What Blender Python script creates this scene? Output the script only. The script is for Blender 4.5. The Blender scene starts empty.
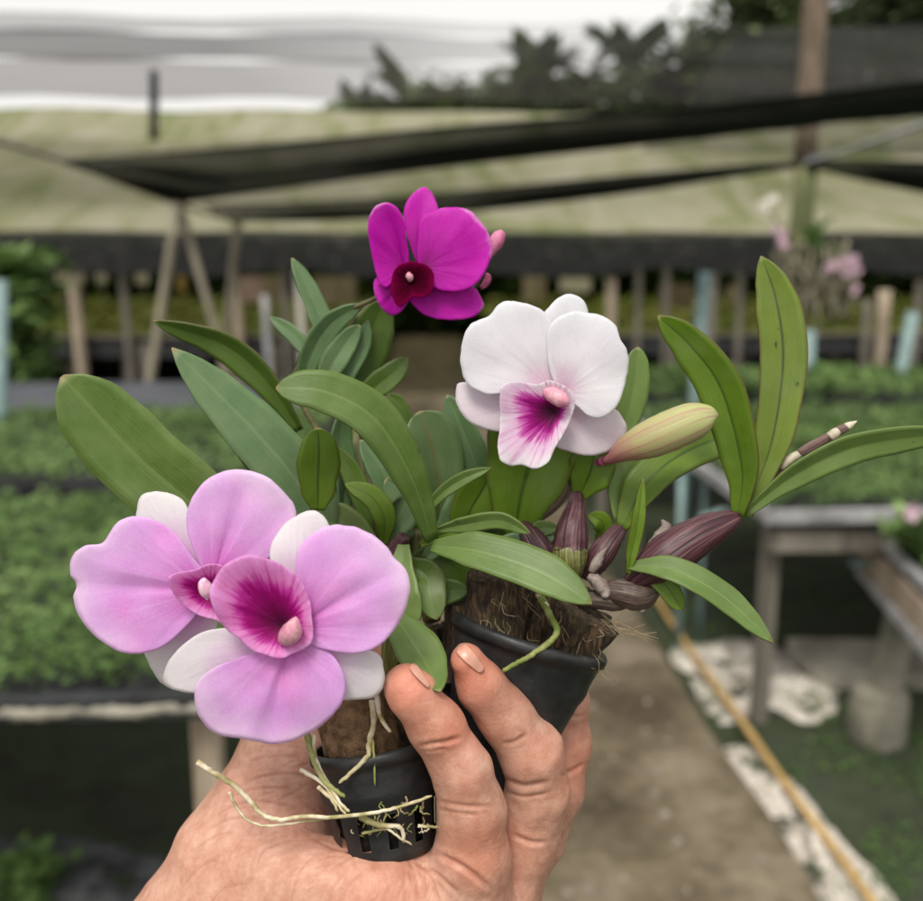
import bpy, math, random
import numpy as np
from mathutils import Vector, noise
random.seed(7); np.random.seed(7)
S = bpy.context.scene
R = math.radians
# ---------------- camera ----------------
F = 886.0; YAW = R(2.8); PITCH = R(11.5)
CAM = Vector((0, 0, 1.5))
FW = Vector((math.sin(YAW)*math.cos(PITCH), math.cos(YAW)*math.cos(PITCH), -math.sin(PITCH)))
RT = Vector((math.cos(YAW), -math.sin(YAW), 0)); UP = RT.cross(FW)
cd = bpy.data.cameras.new('camera'); cam = bpy.data.objects.new('camera', cd)
S.collection.objects.link(cam); S.camera = cam
cam.location = CAM; cam.rotation_euler = (math.pi/2-PITCH, 0, -YAW)
cd.sensor_width = 36; cd.lens = 36*F/923; cd.clip_start = 0.02; cd.clip_end = 2000
cd.dof.use_dof = True; cd.dof.focus_distance = 0.288; cd.dof.aperture_fstop = 7.6
# ---------------- light ----------------
w = bpy.data.worlds.new("World"); S.world = w; w.use_nodes = True
nt = w.node_tree; nt.nodes.clear()
SUN_EL, SUN_AZ = 58, 200      # azimuth from +Y towards +X
sky = nt.nodes.new('ShaderNodeTexSky'); sky.sky_type = 'NISHITA'; sky.sun_disc = False
sky.sun_elevation = R(SUN_EL); sky.sun_rotation = R(SUN_AZ); sky.air_density = 1.6; sky.dust_density = 5; sky.ozone_density = 0.6
hs = nt.nodes.new('ShaderNodeHueSaturation'); hs.inputs['Saturation'].default_value = 0.16
bg = nt.nodes.new('ShaderNodeBackground'); bg.inputs['Strength'].default_value = 0.15
wo = nt.nodes.new('ShaderNodeOutputWorld')
oc = nt.nodes.new('ShaderNodeMix'); oc.data_type = 'RGBA'; oc.inputs[0].default_value = .6; oc.inputs[7].default_value = (6.5, 6.25, 5.95, 1)   # even cloud layer over the clear sky
nt.links.new(sky.outputs[0], hs.inputs['Color']); nt.links.new(hs.outputs[0], oc.inputs[6]); nt.links.new(oc.outputs[2], bg.inputs[0]); nt.links.new(bg.outputs[0], wo.inputs[0])
sl = bpy.data.lights.new('sun', 'SUN'); sl.energy = 1.8; sl.angle = R(18); sl.color = (1, .93, .84)
so = bpy.data.objects.new('sun', sl); S.collection.objects.link(so)
sd = Vector((math.sin(R(SUN_AZ))*math.cos(R(SUN_EL)), math.cos(R(SUN_AZ))*math.cos(R(SUN_EL)), math.sin(R(SUN_EL))))
so.rotation_euler = (-sd).to_track_quat('-Z', 'Y').to_euler(); so.location = (0, 0, 10)
S.view_settings.view_transform = 'Standard'; S.view_settings.look = 'None'
S.view_settings.exposure = 0.32; S.view_settings.gamma = 1; S.view_settings.use_curve_mapping = False
S.render.engine = 'CYCLES'; S.cycles.transparent_max_bounces = 24
# ---------------- helpers ----------------
def ray(px, py): return FW + RT*((px-461.5)/F) - UP*((py-450.5)/F)
def P(px, py, d): return CAM + ray(px, py)*d
def G(px, py, z=0.0):
    r = ray(px, py); return CAM + r*((z-CAM.z)/r.z)
def W(px, py, Y):
    r = ray(px, py); return CAM + r*(Y/r.y)
org = {}
def tag(o, label, cat, group=None, kind=None):
    o['label'] = label; o['category'] = cat
    if group: o['group'] = group
    if kind: o['kind'] = kind
    return o
def thing(name, loc, label, cat, group=None):
    o = bpy.data.objects.new(name, None); o.empty_display_size = .05
    S.collection.objects.link(o); o.location = loc; org[o.name] = Vector(loc)
    return tag(o, label, cat, group)
def mk(name, V, Fc, *rest, smooth=True):
    rest = list(rest)
    if isinstance(rest[0], list): uv0 = rest.pop(0); rest += [None]*(2-len(rest)); rest = rest[:2]+[uv0]
    rest += [None]*(3-len(rest)); mat, parent, uv = rest
    V = [Vector(v) for v in V]
    if parent is None:
        n = len(V); c = Vector((sum(v.x for v in V)/n, sum(v.y for v in V)/n, min(v.z for v in V)))
    else: c = org[parent.name]
    me = bpy.data.meshes.new(name)
    me.from_pydata([tuple(v-c) for v in V], [], Fc)
    if uv is not None:
        l = me.uv_layers.new(name='UVMap')
        idx = np.zeros(len(me.loops), dtype=np.int32); me.loops.foreach_get('vertex_index', idx)
        l.data.foreach_set('uv', np.array(uv, dtype=np.float32)[idx].ravel())
    me.materials.append(mat)
    if smooth: me.polygons.foreach_set('use_smooth', [True]*len(me.polygons))
    me.update()
    o = bpy.data.objects.new(name, me); S.collection.objects.link(o)
    if parent is None: o.location = c
    else: o.parent = parent
    org[o.name] = c
    return o
def struct(name, V, Fc, mat, smooth=False, uv=None):
    o = mk(name, V, Fc, mat, None, uv, smooth=smooth); o['kind'] = 'structure'; return o
def cr(pts, n):
    """Catmull-Rom through tuples, n samples"""
    p = [np.array(q, float) for q in pts]
    p = [2*p[0]-p[1]] + p + [2*p[-1]-p[-2]]
    m = len(p)-3; out = []
    for i in range(n):
        t = i/(n-1)*m; k = min(int(t), m-1); t -= k
        a, b, c, d = p[k:k+4]
        out.append(.5*((2*b)+(-a+c)*t+(2*a-5*b+4*c-d)*t*t+(-a+3*b-3*c+d)*t**3))
    return out
def crc(pts, n):
    p = [np.array(q, float) for q in pts]; m = len(p); out = []
    for i in range(n):
        t = i/n*m; k = int(t); t -= k
        a, b, c, d = p[(k-1) % m], p[k], p[(k+1) % m], p[(k+2) % m]
        out.append(.5*((2*b)+(-a+c)*t+(2*a-5*b+4*c-d)*t*t+(-a+3*b-3*c+d)*t**3))
    return out
def tube(path, rad, seg=8, cap=True, wob=0):
    """path: list of Vector, rad: list or number -> V,F,uv"""
    V = []; Fc = []; UV = []; n = len(path)
    if not hasattr(rad, '__len__'): rad = [rad]*n
    T0 = None
    for i, p in enumerate(path):
        t = (Vector(path[min(i+1, n-1)])-Vector(path[max(i-1, 0)])).normalized()
        if T0 is None:
            a = Vector((0, 0, 1)) if abs(t.z) < .9 else Vector((1, 0, 0)); s = t.cross(a).normalized()
        else: s = (s - t*s.dot(t)).normalized()
        b = t.cross(s); T0 = t
        for j in range(seg):
            an = 2*math.pi*j/seg; r = rad[i]*(1+wob*noise.noise(Vector((j*1.7, i*.9, p[0]*50))))
            V.append(Vector(p)+(s*math.cos(an)+b*math.sin(an))*r); UV.append((j/seg, i/max(1, n-1)))
    for i in range(n-1):
        for j in range(seg):
            k = (j+1) % seg; Fc.append((i*seg+j, i*seg+k, (i+1)*seg+k, (i+1)*seg+j))
    if cap:
        Fc.append(tuple(range(seg))[::-1]); Fc.append(tuple((n-1)*seg+j for j in range(seg)))
    return V, Fc, UV
def join(*parts):
    V = []; Fc = []; UV = []
    for p in parts:
        k = len(V); V += list(p[0]); Fc += [tuple(i+k for i in f) for f in p[1]]
        UV += list(p[2]) if len(p) > 2 and p[2] is not None else [(0, 0)]*len(p[0])
    return V, Fc, UV
def box(c, ex, ey, ez, ax=None):
    """box centred c, half extents, axes; slightly chamfered"""
    X, Y, Z = ax or (Vector((1, 0, 0)), Vector((0, 1, 0)), Vector((0, 0, 1)))
    c = Vector(c); b = min(ex, ey, ez)*.18
    V = []; Fc = []
    # chamfered box as three-layer
    for (z, m) in ((-ez, b), (-ez+b, 0), (ez-b, 0), (ez, b)):
        for (sx, sy) in ((-1, -1), (1, -1), (1, 1), (-1, 1)):
            V.append(c+X*(sx*(ex-m))+Y*(sy*(ey-m))+Z*z)
    Fc = [(3, 2, 1, 0), (12, 13, 14, 15)]
    for i in range(3):
        for j in range(4):
            k = (j+1) % 4; Fc.append((i*4+j, i*4+k, (i+1)*4+k, (i+1)*4+j))
    return V, Fc, [(0, 0)]*16
def bar(a, b, hw, hh=None):
    a = Vector(a); b = Vector(b); t = (b-a); L = t.length; t.normalize()
    u = Vector((0, 0, 1)) if abs(t.z) < .95 else Vector((0, 1, 0))
    s = t.cross(u).normalized(); u = s.cross(t)
    return box((a+b)/2, hw, hh or hw, L/2, (s, u, t))
# ---------------- materials ----------------
def mat(name):
    m = bpy.data.materials.new(name); m.use_nodes = True; n = m.node_tree; n.nodes.clear()
    return m, n
def N(n, t, **kw):
    x = n.nodes.new(t)
    for k, v in kw.items():
        if k.startswith('i_'): x.inputs[k[2:].replace('_', ' ')].default_value = v
        else: setattr(x, k, v)
    return x
def c4(c): return (c[0], c[1], c[2], 1)
def mixc(n, fac, a, b, mode='MIX'):
    x = n.nodes.new('ShaderNodeMix'); x.data_type = 'RGBA'; x.blend_type = mode
    for s, v in ((0, fac), (6, a), (7, b)):
        if hasattr(v, 'is_output'): n.links.new(v, x.inputs[s])
        else: x.inputs[s].default_value = v if s == 0 else c4(v)
    return x.outputs[2]
def ramp(n, src, stops, interp='LINEAR'):
    r = n.nodes.new('ShaderNodeValToRGB'); r.color_ramp.interpolation = interp; e = r.color_ramp.elements
    while len(e) < len(stops): e.new(.5)
    for k, (p, c) in enumerate(stops):
        e[k].position = p; e[k].color = c4(c) if hasattr(c, '__len__') else (c, c, c, 1)
    n.links.new(src, r.inputs[0]); return r.outputs[0]
def coords(n, which='Object', scale=None):
    tc = n.nodes.new('ShaderNodeTexCoord')
    if not scale: return tc.outputs[which]
    mp = n.nodes.new('ShaderNodeMapping'); mp.inputs['Scale'].default_value = scale
    n.links.new(tc.outputs[which], mp.inputs[0]); return mp.outputs[0]
def nz(n, vec, sc, det=4, rough=.55, dist=0):
    x = N(n, 'ShaderNodeTexNoise'); x.inputs['Scale'].default_value = sc; x.inputs['Detail'].default_value = det
    x.inputs['Roughness'].default_value = rough; x.inputs['Distortion'].default_value = dist
    n.links.new(vec, x.inputs['Vector']); return x.outputs['Fac']
def mth(n, op, a, b=None, clamp=False):
    x = n.nodes.new('ShaderNodeMath'); x.operation = op; x.use_clamp = clamp
    for i, v in enumerate((a, b)):
        if v is None: continue
        if hasattr(v, 'is_output'): n.links.new(v, x.inputs[i])
        else: x.inputs[i].default_value = v
    return x.outputs[0]
def finish(m, n, col, rough=.6, bump=None, bstr=.3, bdist=.001, trans=0, tcol=None, sss=0, sssr=(.01, .004, .002), spec=.5, alpha=None, sheen=0):
    p = N(n, 'ShaderNodeBsdfPrincipled'); o = N(n, 'ShaderNodeOutputMaterial')
    if hasattr(col, 'is_output'): n.links.new(col, p.inputs['Base Color'])
    else: p.inputs['Base Color'].default_value = c4(col)
    if hasattr(rough, 'is_output'): n.links.new(rough, p.inputs['Roughness'])
    else: p.inputs['Roughness'].default_value = rough
    p.inputs['Specular IOR Level'].default_value = spec
    if sss:
        p.inputs['Subsurface Weight'].default_value = sss; p.inputs['Subsurface Radius'].default_value = sssr; p.inputs['Subsurface Scale'].default_value = 1.0
    if bump is not None:
        b = N(n, 'ShaderNodeBump'); b.inputs['Strength'].default_value = bstr; b.inputs['Distance'].default_value = bdist
        n.links.new(bump, b.inputs['Height']); n.links.new(b.outputs[0], p.inputs['Normal'])
    out = p.outputs[0]
    if trans:
        t = N(n, 'ShaderNodeBsdfTranslucent')
        c = tcol if tcol is not None else col
        if hasattr(c, 'is_output'): n.links.new(c, t.inputs[0])
        else: t.inputs[0].default_value = c4(c)
        mx = N(n, 'ShaderNodeMixShader'); mx.inputs[0].default_value = trans
        n.links.new(out, mx.inputs[1]); n.links.new(t.outputs[0], mx.inputs[2]); out = mx.outputs[0]
    if alpha is not None:
        t = N(n, 'ShaderNodeBsdfTransparent'); mx = N(n, 'ShaderNodeMixShader')
        if hasattr(alpha, 'is_output'): n.links.new(alpha, mx.inputs[0])
        else: mx.inputs[0].default_value = alpha
        n.links.new(t.outputs[0], mx.inputs[1]); n.links.new(out, mx.inputs[2]); out = mx.outputs[0]
    n.links.new(out, o.inputs[0]); return m
def noisy(name, c1, c2, sc=5, rough=.8, bump=.3, bd=.01, det=5, which='Object', scale=None, spec=.3, c3=None, trans=0, lo=.35, hi=.65):
    m, n = mat(name); v = coords(n, which, scale); f = nz(n, v, sc, det)
    st = [(lo, c1), (hi, c2)] if c3 is None else [(lo, c1), ((lo+hi)/2, c2), (hi, c3)]
    c = ramp(n, f, st); f2 = nz(n, v, sc*6, 4)
    c = mixc(n, .35, c, ramp(n, f2, [(.3, .25), (.7, .9)]), 'OVERLAY')
    return finish(m, n, c, rough, f2, bump, bd, trans=trans, spec=spec)
def netmat(name, col, alpha, streak=.15, sc=3, scale=(1, 1, 1), trans=.3, tcol=None, fadex=None):
    m, n = mat(name); v = coords(n, 'Object', scale); f = nz(n, v, sc, 4)
    a = mth(n, 'MULTIPLY_ADD', f, streak*2); a.node.inputs[2].default_value = alpha-streak; a = a
    a.node.use_clamp = True
    if fadex:      # more see-through towards one end
        sx = n.nodes.new('ShaderNodeSeparateXYZ'); n.links.new(coords(n), sx.inputs[0]); mr = n.nodes.new('ShaderNodeMapRange')
        mr.inputs[1].default_value = fadex[0]; mr.inputs[2].default_value = fadex[1]; mr.inputs[3].default_value = 1; mr.inputs[4].default_value = fadex[2]
        n.links.new(sx.outputs[0], mr.inputs[0]); a = mth(n, 'MULTIPLY', a, mr.outputs[0])
    c = mixc(n, ramp(n, nz(n, v, sc*2.3, 3), [(.35, 0), (.65, 1)]), [x*.7 for x in col], [min(1, x*1.2) for x in col])
    return finish(m, n, c, .8, trans=trans, tcol=tcol, alpha=a, spec=.1)
def leafmat(name, c1, c2, mid, edge=None, trans=.22, rough=.38, spots=0, tr=None, ms=.5):
    m, n = mat(name); uvn = coords(n, 'UV'); sp = n.nodes.new('ShaderNodeSeparateXYZ'); n.links.new(uvn, sp.inputs[0])
    ob = coords(n, 'Object'); oi = n.nodes.new('ShaderNodeObjectInfo')
    f = nz(n, ob, 90, 4); f = mth(n, 'ADD', mth(n, 'MULTIPLY', f, .7), mth(n, 'MULTIPLY', oi.outputs['Random'], .3))
    c = ramp(n, f, [(.3, c1), (.68, c2)])
    # fine lengthwise veins
    mp = n.nodes.new('ShaderNodeMapping'); mp.inputs['Scale'].default_value = (46, 1.2, 1); n.links.new(uvn, mp.inputs[0])
    vn = nz(n, mp.outputs[0], 1.0, 2)
    c = mixc(n, .4, c, ramp(n, vn, [(.3, .36), (.7, .64)]), 'OVERLAY')
    u = mth(n, 'ABSOLUTE', mth(n, 'SUBTRACT', sp.outputs[0], .5))
    mr = ramp(n, u, [(0, 1), (.016, .9), (.045, 0)])
    c = mixc(n, mth(n, 'MULTIPLY', mr, ms), c, mid)
    if edge: c = mixc(n, mth(n, 'MULTIPLY', ramp(n, u, [(.455, 0), (.5, 1)]), .7), c, edge)
    if spots:
        s = ramp(n, nz(n, ob, 260, 2), [(.69, 0), (.73, 1)]); c = mixc(n, mth(n, 'MULTIPLY', s, spots), c, (.02, .02, .008))
    # pale worn blotches
    c = mixc(n, ramp(n, nz(n, ob, 40, 6, .7), [(.5, 0), (.8, .5)]), c, (.24, .29, .13))
    c = mixc(n, ramp(n, nz(n, ob, 150, 5, .7), [(.66, 0), (.8, .45)]), c, (.07, .09, .02))
    c = mixc(n, ramp(n, nz(n, ob, 900, 2), [(.72, 0), (.8, .35)]), c, (.3, .3, .2))
    half = ramp(n, sp.outputs[0], [(.49, 0), (.51, 1)]); c = mixc(n, mth(n, 'MULTIPLY', half, .18), c, [x*.55 for x in c2])  # shading of the midrib fold painted in: one half of the blade darker
    # dry tip
    c = mixc(n, ramp(n, sp.outputs[1], [(.975, 0), (1, .8)]), c, (.35, .25, .12))
    b = mth(n, 'ADD', vn, mth(n, 'MULTIPLY', nz(n, ob, 500, 2), .3))
    return finish(m, n, c, rough, b, .25, .0006, trans=trans, tcol=tr or c, spec=.4)
def petalmat(name, stops, vein, vstr=.25, tip=None, trans=.42, patch=None, streak=0, lobe=0, pale=None, spec=.25, rough=.55):
    """v = 0 base .. 1 edge ; u = angle"""
    m, n = mat(name); uvn = coords(n, 'UV'); sp = n.nodes.new('ShaderNodeSeparateXYZ'); n.links.new(uvn, sp.inputs[0])
    ob = coords(n, 'Object')
    v = mth(n, 'ADD', sp.outputs[1], mth(n, 'MULTIPLY', mth(n, 'SUBTRACT', nz(n, ob, 110, 3), .5), .3))
    if lobe:
        lf = ramp(n, mth(n, 'ABSOLUTE', mth(n, 'SUBTRACT', sp.outputs[0], .5)), [(.03, 1), (.17, 0)]); v = mth(n, 'SUBTRACT', v, mth(n, 'MULTIPLY', lf, lobe))
    mp = n.nodes.new('ShaderNodeMapping'); mp.inputs['Scale'].default_value = (60, 1.3, 1); n.links.new(uvn, mp.inputs[0])
    vn = nz(n, mp.outputs[0], 1.0, 3)
    if streak: v = mth(n, 'SUBTRACT', v, mth(n, 'MULTIPLY', mth(n, 'SUBTRACT', vn, .45), streak))
    c = ramp(n, v, stops)
    c = mixc(n, mth(n, 'MULTIPLY', ramp(n, vn, [(.5, 0), (.75, 1)]), vstr), c, vein)
    if patch:
        c = mixc(n, ramp(n, nz(n, ob, 55, 2), [(.5, 0), (.72, .75)]), c, patch)
    if pale:      # whitish wash creeping in from the margin
        pv = mth(n, 'ADD', sp.outputs[1], mth(n, 'MULTIPLY', mth(n, 'SUBTRACT', nz(n, ob, 36, 4), .5), .9))
        c = mixc(n, ramp(n, mth(n, 'MULTIPLY', pv, .7), [(.40, 0), (.60, .28), (.82, .9)]), c, pale)
    # fine cell speckle and faint mottling, narrow darker veins
    c = mixc(n, .16, c, ramp(n, nz(n, ob, 1400, 2), [(.35, .3), (.65, .75)]), 'OVERLAY')
    c = mixc(n, .22, c, ramp(n, nz(n, ob, 75, 4), [(.35, .36), (.65, .62)]), 'OVERLAY')
    mv = n.nodes.new('ShaderNodeMapping'); mv.inputs['Scale'].default_value = (130, 2.2, 1); n.links.new(uvn, mv.inputs[0])
    fv = ramp(n, nz(n, mv.outputs[0], 1.0, 2, .5, .4), [(.60, 0), (.68, 1)]); c = mixc(n, mth(n, 'MULTIPLY', fv, .16), c, [x*.72 for x in vein])
    b = mth(n, 'ADD', vn, mth(n, 'MULTIPLY', nz(n, ob, 300, 2), .5))
    return finish(m, n, c, rough, b, .25, .0008, trans=trans, spec=spec, sss=0)

M = {}
M['leaf_mid'] = leafmat('leaf_mid', (.095, .165, .03), (.175, .265, .07), (.21, .30, .09), (.15, .2, .05), spots=.35, tr=(.2, .4, .05))
M['leaf_bright'] = leafmat('leaf_bright', (.10, .18, .01), (.18, .28, .03), (.03, .07, .01), (.12, .05, .02), spots=.25, ms=.95, trans=.32, tr=(.28, .5, .03))
M['leaf_spot'] = leafmat('leaf_spot', (.10, .165, .012), (.18, .25, .03), (.03, .045, .012), (.16, .05, .03), spots=.9, ms=.95, trans=.3, tr=(.25, .45, .03))
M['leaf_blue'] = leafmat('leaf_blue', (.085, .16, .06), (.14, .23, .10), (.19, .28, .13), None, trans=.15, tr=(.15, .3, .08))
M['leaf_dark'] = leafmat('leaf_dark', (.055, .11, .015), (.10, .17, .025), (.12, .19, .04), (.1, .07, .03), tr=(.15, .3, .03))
M['leaf_brown'] = leafmat('leaf_brown', (.08, .15, .05), (.13, .2, .08), (.18, .09, .03), None, tr=(.15, .2, .05))
M['lilac'] = petalmat('lilac', [(.0, (.5, .05, .42)), (.2, (.74, .24, .68)), (.45, (.78, .40, .78)), (.85, (.76, .41, .82)), (1, (.82, .56, .86))], (.82, .50, .86), .6, pale=(.88, .72, .88), patch=(.84, .36, .76))
M['lilac_sepal'] = petalmat('lilac_sepal', [(.0, (.7, .3, .62)), (.35, (.78, .58, .76)), (.7, (.8, .76, .80)), (1, (.82, .80, .80))], (.76, .6, .76), .3)
M['lilac_lip'] = petalmat('lilac_lip', [(.0, (.05, .0, .02)), (.25, (.20, .0, .08)), (.5, (.40, .002, .20)), (.62, (.62, .05, .42)), (.74, (.80, .28, .64)), (1, (.82, .42, .76))], (.5, .01, .28), .4, streak=.5)
M['white'] = petalmat('white', [(.0, (.72, .22, .52)), (.14, (.78, .6, .72)), (.34, (.80, .76, .80)), (1, (.80, .81, .84))], (.78, .74, .80), .35)
M['white_sepal'] = petalmat('white_sepal', [(.0, (.7, .5, .62)), (.4, (.78, .68, .76)), (1, (.80, .74, .78))], (.76, .6, .7), .35)
M['white_lip'] = petalmat('white_lip', [(.0, (.02, .0, .01)), (.20, (.16, .0, .07)), (.33, (.40, .0, .24)), (.45, (.62, .12, .46)), (.56, (.80, .54, .74)), (1, (.8, .79, .8))], (.42, .01, .28), .5, streak=.5, lobe=.17)
M['magenta'] = petalmat('magenta', [(.0, (.22, .0, .13)), (.3, (.40, .0, .29)), (.8, (.48, .0, .36)), (.96, (.54, .02, .42)), (1, (.62, .2, .52))], (.38, .0, .33), .3, trans=.22)
M['maroon'] = petalmat('maroon', [(.0, (.012, .0, .002)), (.65, (.06, .0, .012)), (1, (.14, .0, .035))], (.08, 0, .02), .4, trans=.15, spec=.04, rough=.9)
M['column'] = noisy('column', (.46, .15, .24), (.68, .38, .42), 200, .4, .2, .0005)
M['column_pale'] = noisy('column_pale', (.8, .45, .6), (.85, .65, .7), 200, .4, .2, .0005)
def budmat():
    m, n = mat('bud_skin'); uvn = coords(n, 'UV'); sp = n.nodes.new('ShaderNodeSeparateXYZ'); n.links.new(uvn, sp.inputs[0])
    v = mth(n, 'ADD', sp.outputs[1], mth(n, 'MULTIPLY', mth(n, 'SUBTRACT', nz(n, coords(n), 90, 3), .5), .25))
    c = ramp(n, v, [(.0, (.28, .06, .10)), (.18, (.42, .16, .17)), (.36, (.42, .38, .17)), (.8, (.47, .52, .22)), (.95, (.54, .50, .28)), (1, (.42, .2, .12))])
    mp = n.nodes.new('ShaderNodeMapping'); mp.inputs['Scale'].default_value = (24, 1, 1); n.links.new(uvn, mp.inputs[0])
    vn = nz(n, mp.outputs[0], 1, 2); c = mixc(n, mth(n, 'MULTIPLY', ramp(n, vn, [(.48, 0), (.62, 1)]), .6), c, (.40, .14, .15))
    return finish(m, n, c, .45, vn, .3, .0008, trans=.15)
M['bud'] = budmat()
M['bud_pink'] = noisy('bud_pink', (.32, .03, .13), (.55, .18, .3), 160, .45, .2, .0005)
def bulbmat(name, a, b, c_):
    m, n = mat(name); uvn = coords(n, 'UV'); mp = n.nodes.new('ShaderNodeMapping'); mp.inputs['Scale'].default_value = (34, 1.5, 1); n.links.new(uvn, mp.inputs[0])
    vn = nz(n, mp.outputs[0], 1, 3)
    c = ramp(n, vn, [(.34, a), (.5, b), (.68, c_)])
    return finish(m, n, c, .42, vn, .6, .0012)
M['bulb_purple'] = bulbmat('bulb_purple', (.022, .006, .009), (.065, .016, .026), (.17, .09, .085))
M['bulb_green'] = bulbmat('bulb_green', (.06, .06, .012), (.12, .13, .03), (.25, .24, .1))
M['sheath'] = noisy('sheath', (.16, .12, .10), (.38, .34, .30), 120, .5, .4, .001)
M['cane_dry'] = bulbmat('cane_dry', (.10, .05, .045), (.16, .09, .08), (.24, .15, .12))
M['old_bulb'] = bulbmat('old_bulb', (.03, .018, .014), (.07, .045, .035), (.15, .11, .085))
M['cane_white'] = noisy('cane_white', (.38, .33, .25), (.55, .5, .38), 150, .5, .2, .0005)
M['stem'] = noisy('stem', (.05, .06, .02), (.13, .11, .05), 120, .5, .2, .0005)
def rootmat():
    m, n = mat('root_skin'); v = coords(n); f = nz(n, v, 70, 3, .7)
    c = ramp(n, f, [(.36, (.14, .17, .045)), (.47, (.36, .31, .14)), (.56, (.62, .55, .38)), (.72, (.78, .74, .62))])
    return finish(m, n, c, .7, nz(n, v, 900, 3), .4, .0006)
M['root'] = rootmat()
M['root_green'] = noisy('root_green', (.12, .16, .03), (.3, .3, .12), 90, .6, .3, .0005)
def huskmat():
    m, n = mat('coconut_husk'); v = coords(n, 'Object', (1, 1, .16)); f = nz(n, v, 700, 6, .65); g = nz(n, coords(n), 90, 4)
    c = ramp(n, f, [(.36, (.012, .007, .004)), (.5, (.05, .03, .014)), (.66, (.17, .105, .05))])
    c = mixc(n, ramp(n, g, [(.5, 0), (.7, .5)]), c, (.09, .10, .03))
    return finish(m, n, c, .9, f, 1, .0025)
M['husk'] = huskmat()
M['coir'] = noisy('coir_block', (.12, .07, .035), (.34, .22, .12), 260, .95, .9, .0015, spec=.1)
def potmat():
    m, n = mat('black_plastic'); v = coords(n); f = nz(n, v, 60, 5, .65)
    c = ramp(n, f, [(.45, (.010, .011, .012)), (.62, (.022, .021, .02)), (.78, (.075, .068, .055))])
    r = ramp(n, f, [(.3, .38), (.7, .62)])
    return finish(m, n, c, r, nz(n, v, 500, 4), .3, .0004)
M['pot'] = potmat()
def skinmat():
    m, n = mat('skin'); v = coords(n)
    f = mth(n, 'ADD', mth(n, 'MULTIPLY', nz(n, v, 45, 4, .6), .6), mth(n, 'MULTIPLY', nz(n, v, 260, 5, .65), .4)); c = ramp(n, f, [(.40, (.41, .20, .135)), (.5, (.50, .275, .195)), (.6, (.58, .355, .265))])
    g = nz(n, v, 22, 2); c = mixc(n, ramp(n, g, [(.45, 0), (.7, .35)]), c, (.52, .17, .12))
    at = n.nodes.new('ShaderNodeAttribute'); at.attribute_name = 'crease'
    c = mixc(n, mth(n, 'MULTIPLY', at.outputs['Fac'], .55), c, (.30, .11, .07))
    at2 = n.nodes.new('ShaderNodeAttribute'); at2.attribute_name = 'warm'
    c = mixc(n, mth(n, 'MULTIPLY', at2.outputs['Fac'], .55), c, (.54, .16, .09))
    vo = N(n, 'ShaderNodeTexVoronoi'); vo.feature = 'DISTANCE_TO_EDGE'; vo.inputs['Scale'].default_value = 520
    mp = n.nodes.new('ShaderNodeMapping'); mp.inputs['Scale'].default_value = (1, 1, .55); n.links.new(v, mp.inputs[0])
    ds = N(n, 'ShaderNodeTexNoise'); ds.inputs['Scale'].default_value = 200; n.links.new(mp.outputs[0], ds.inputs[0])
    ad = n.nodes.new('ShaderNodeVectorMath'); ad.operation = 'MULTIPLY_ADD'; ad.inputs[1].default_value = (.004, .004, .004)
    n.links.new(ds.outputs['Color'], ad.inputs[0]); n.links.new(mp.outputs[0], ad.inputs[2]); n.links.new(ad.outputs[0], vo.inputs['Vector'])
    h = ramp(n, vo.outputs['Distance'], [(0, 0), (.12, 1)])
    h = mth(n, 'ADD', mth(n, 'MULTIPLY', h, .22), nz(n, v, 900, 4))
    return finish(m, n, c, ramp(n, nz(n, v, 300, 3), [(.3, .42), (.7, .58)]), h, .42, .0004, sss=.2, sssr=(.006, .0022, .0012), spec=.4)
M['skin'] = skinmat()
M['nail'] = noisy('nail', (.50, .25, .18), (.53, .29, .22), 30, .32, .1, .0002, spec=.5)
# setting materials
M['path'] = noisy('path_concrete', (.06, .046, .028), (.115, .093, .058), 3.2, .95, .6, .01, c3=(.18, .15, .105))
M['soil'] = noisy('soil', (.02, .022, .015), (.035, .045, .022), 1.5, .9, .8, .03, c3=(.035, .045, .03))
M['lime'] = noisy('lime_crust', (.14, .125, .10), (.60, .55, .47), 11, .9, .8, .02, c3=(.62, .57, .5))
M['grit'] = noisy('grit', (.12, .10, .075), (.27, .24, .20), 30, .9, .3, .002)
M['conc'] = noisy('concrete', (.20, .19, .15), (.36, .34, .28), 6, .9, .5, .008)
M['concmoss'] = noisy('mossy_concrete', (.11, .11, .08), (.27, .25, .20), 4, .9, .5, .008)
M['wood'] = noisy('weathered_wood', (.10, .09, .075), (.21, .19, .155), 6, .85, .5, .004, scale=(3, 3, .4))
M['woodlight'] = noisy('pale_wood', (.24, .19, .135), (.40, .33, .25), 6, .85, .5, .004, scale=(3, 3, .4))
M['bamboo'] = noisy('bamboo', (.16, .14, .10), (.3, .27, .2), 5, .7, .3, .004, scale=(3, 3, .4))
M['bark'] = noisy('bark', (.12, .09, .06), (.26, .2, .15), 8, .9, .8, .02, scale=(3, 3, .6))
M['bluepipe'] = noisy('turquoise_pipe', (.15, .23, .23), (.22, .31, .30), 4, .5, .1, .002)
M['metal'] = noisy('grey_metal', (.22, .22, .22), (.38, .38, .39), 5, .5, .2, .002)
M['blackplas'] = noisy('tray_plastic', (.012, .012, .013), (.035, .037, .04), 8, .6, .4, .005)
M['blacksheet'] = noisy('dark_sheet', (.05, .055, .065), (.09, .095, .11), 3, .7, .4, .005)
M['hose'] = noisy('yellow_hose', (.36, .22, .07), (.48, .33, .14), 6, .55, .2, .002)
M['moss'] = noisy('moss_bench', (.12, .16, .03), (.24, .28, .06), 2.2, .9, .8, .03, c3=(.20, .18, .07))
M['pinkcloth'] = noisy('pink_flower', (.42, .24, .33), (.62, .46, .52), 40, .7, .2, .002, trans=.2)
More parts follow.
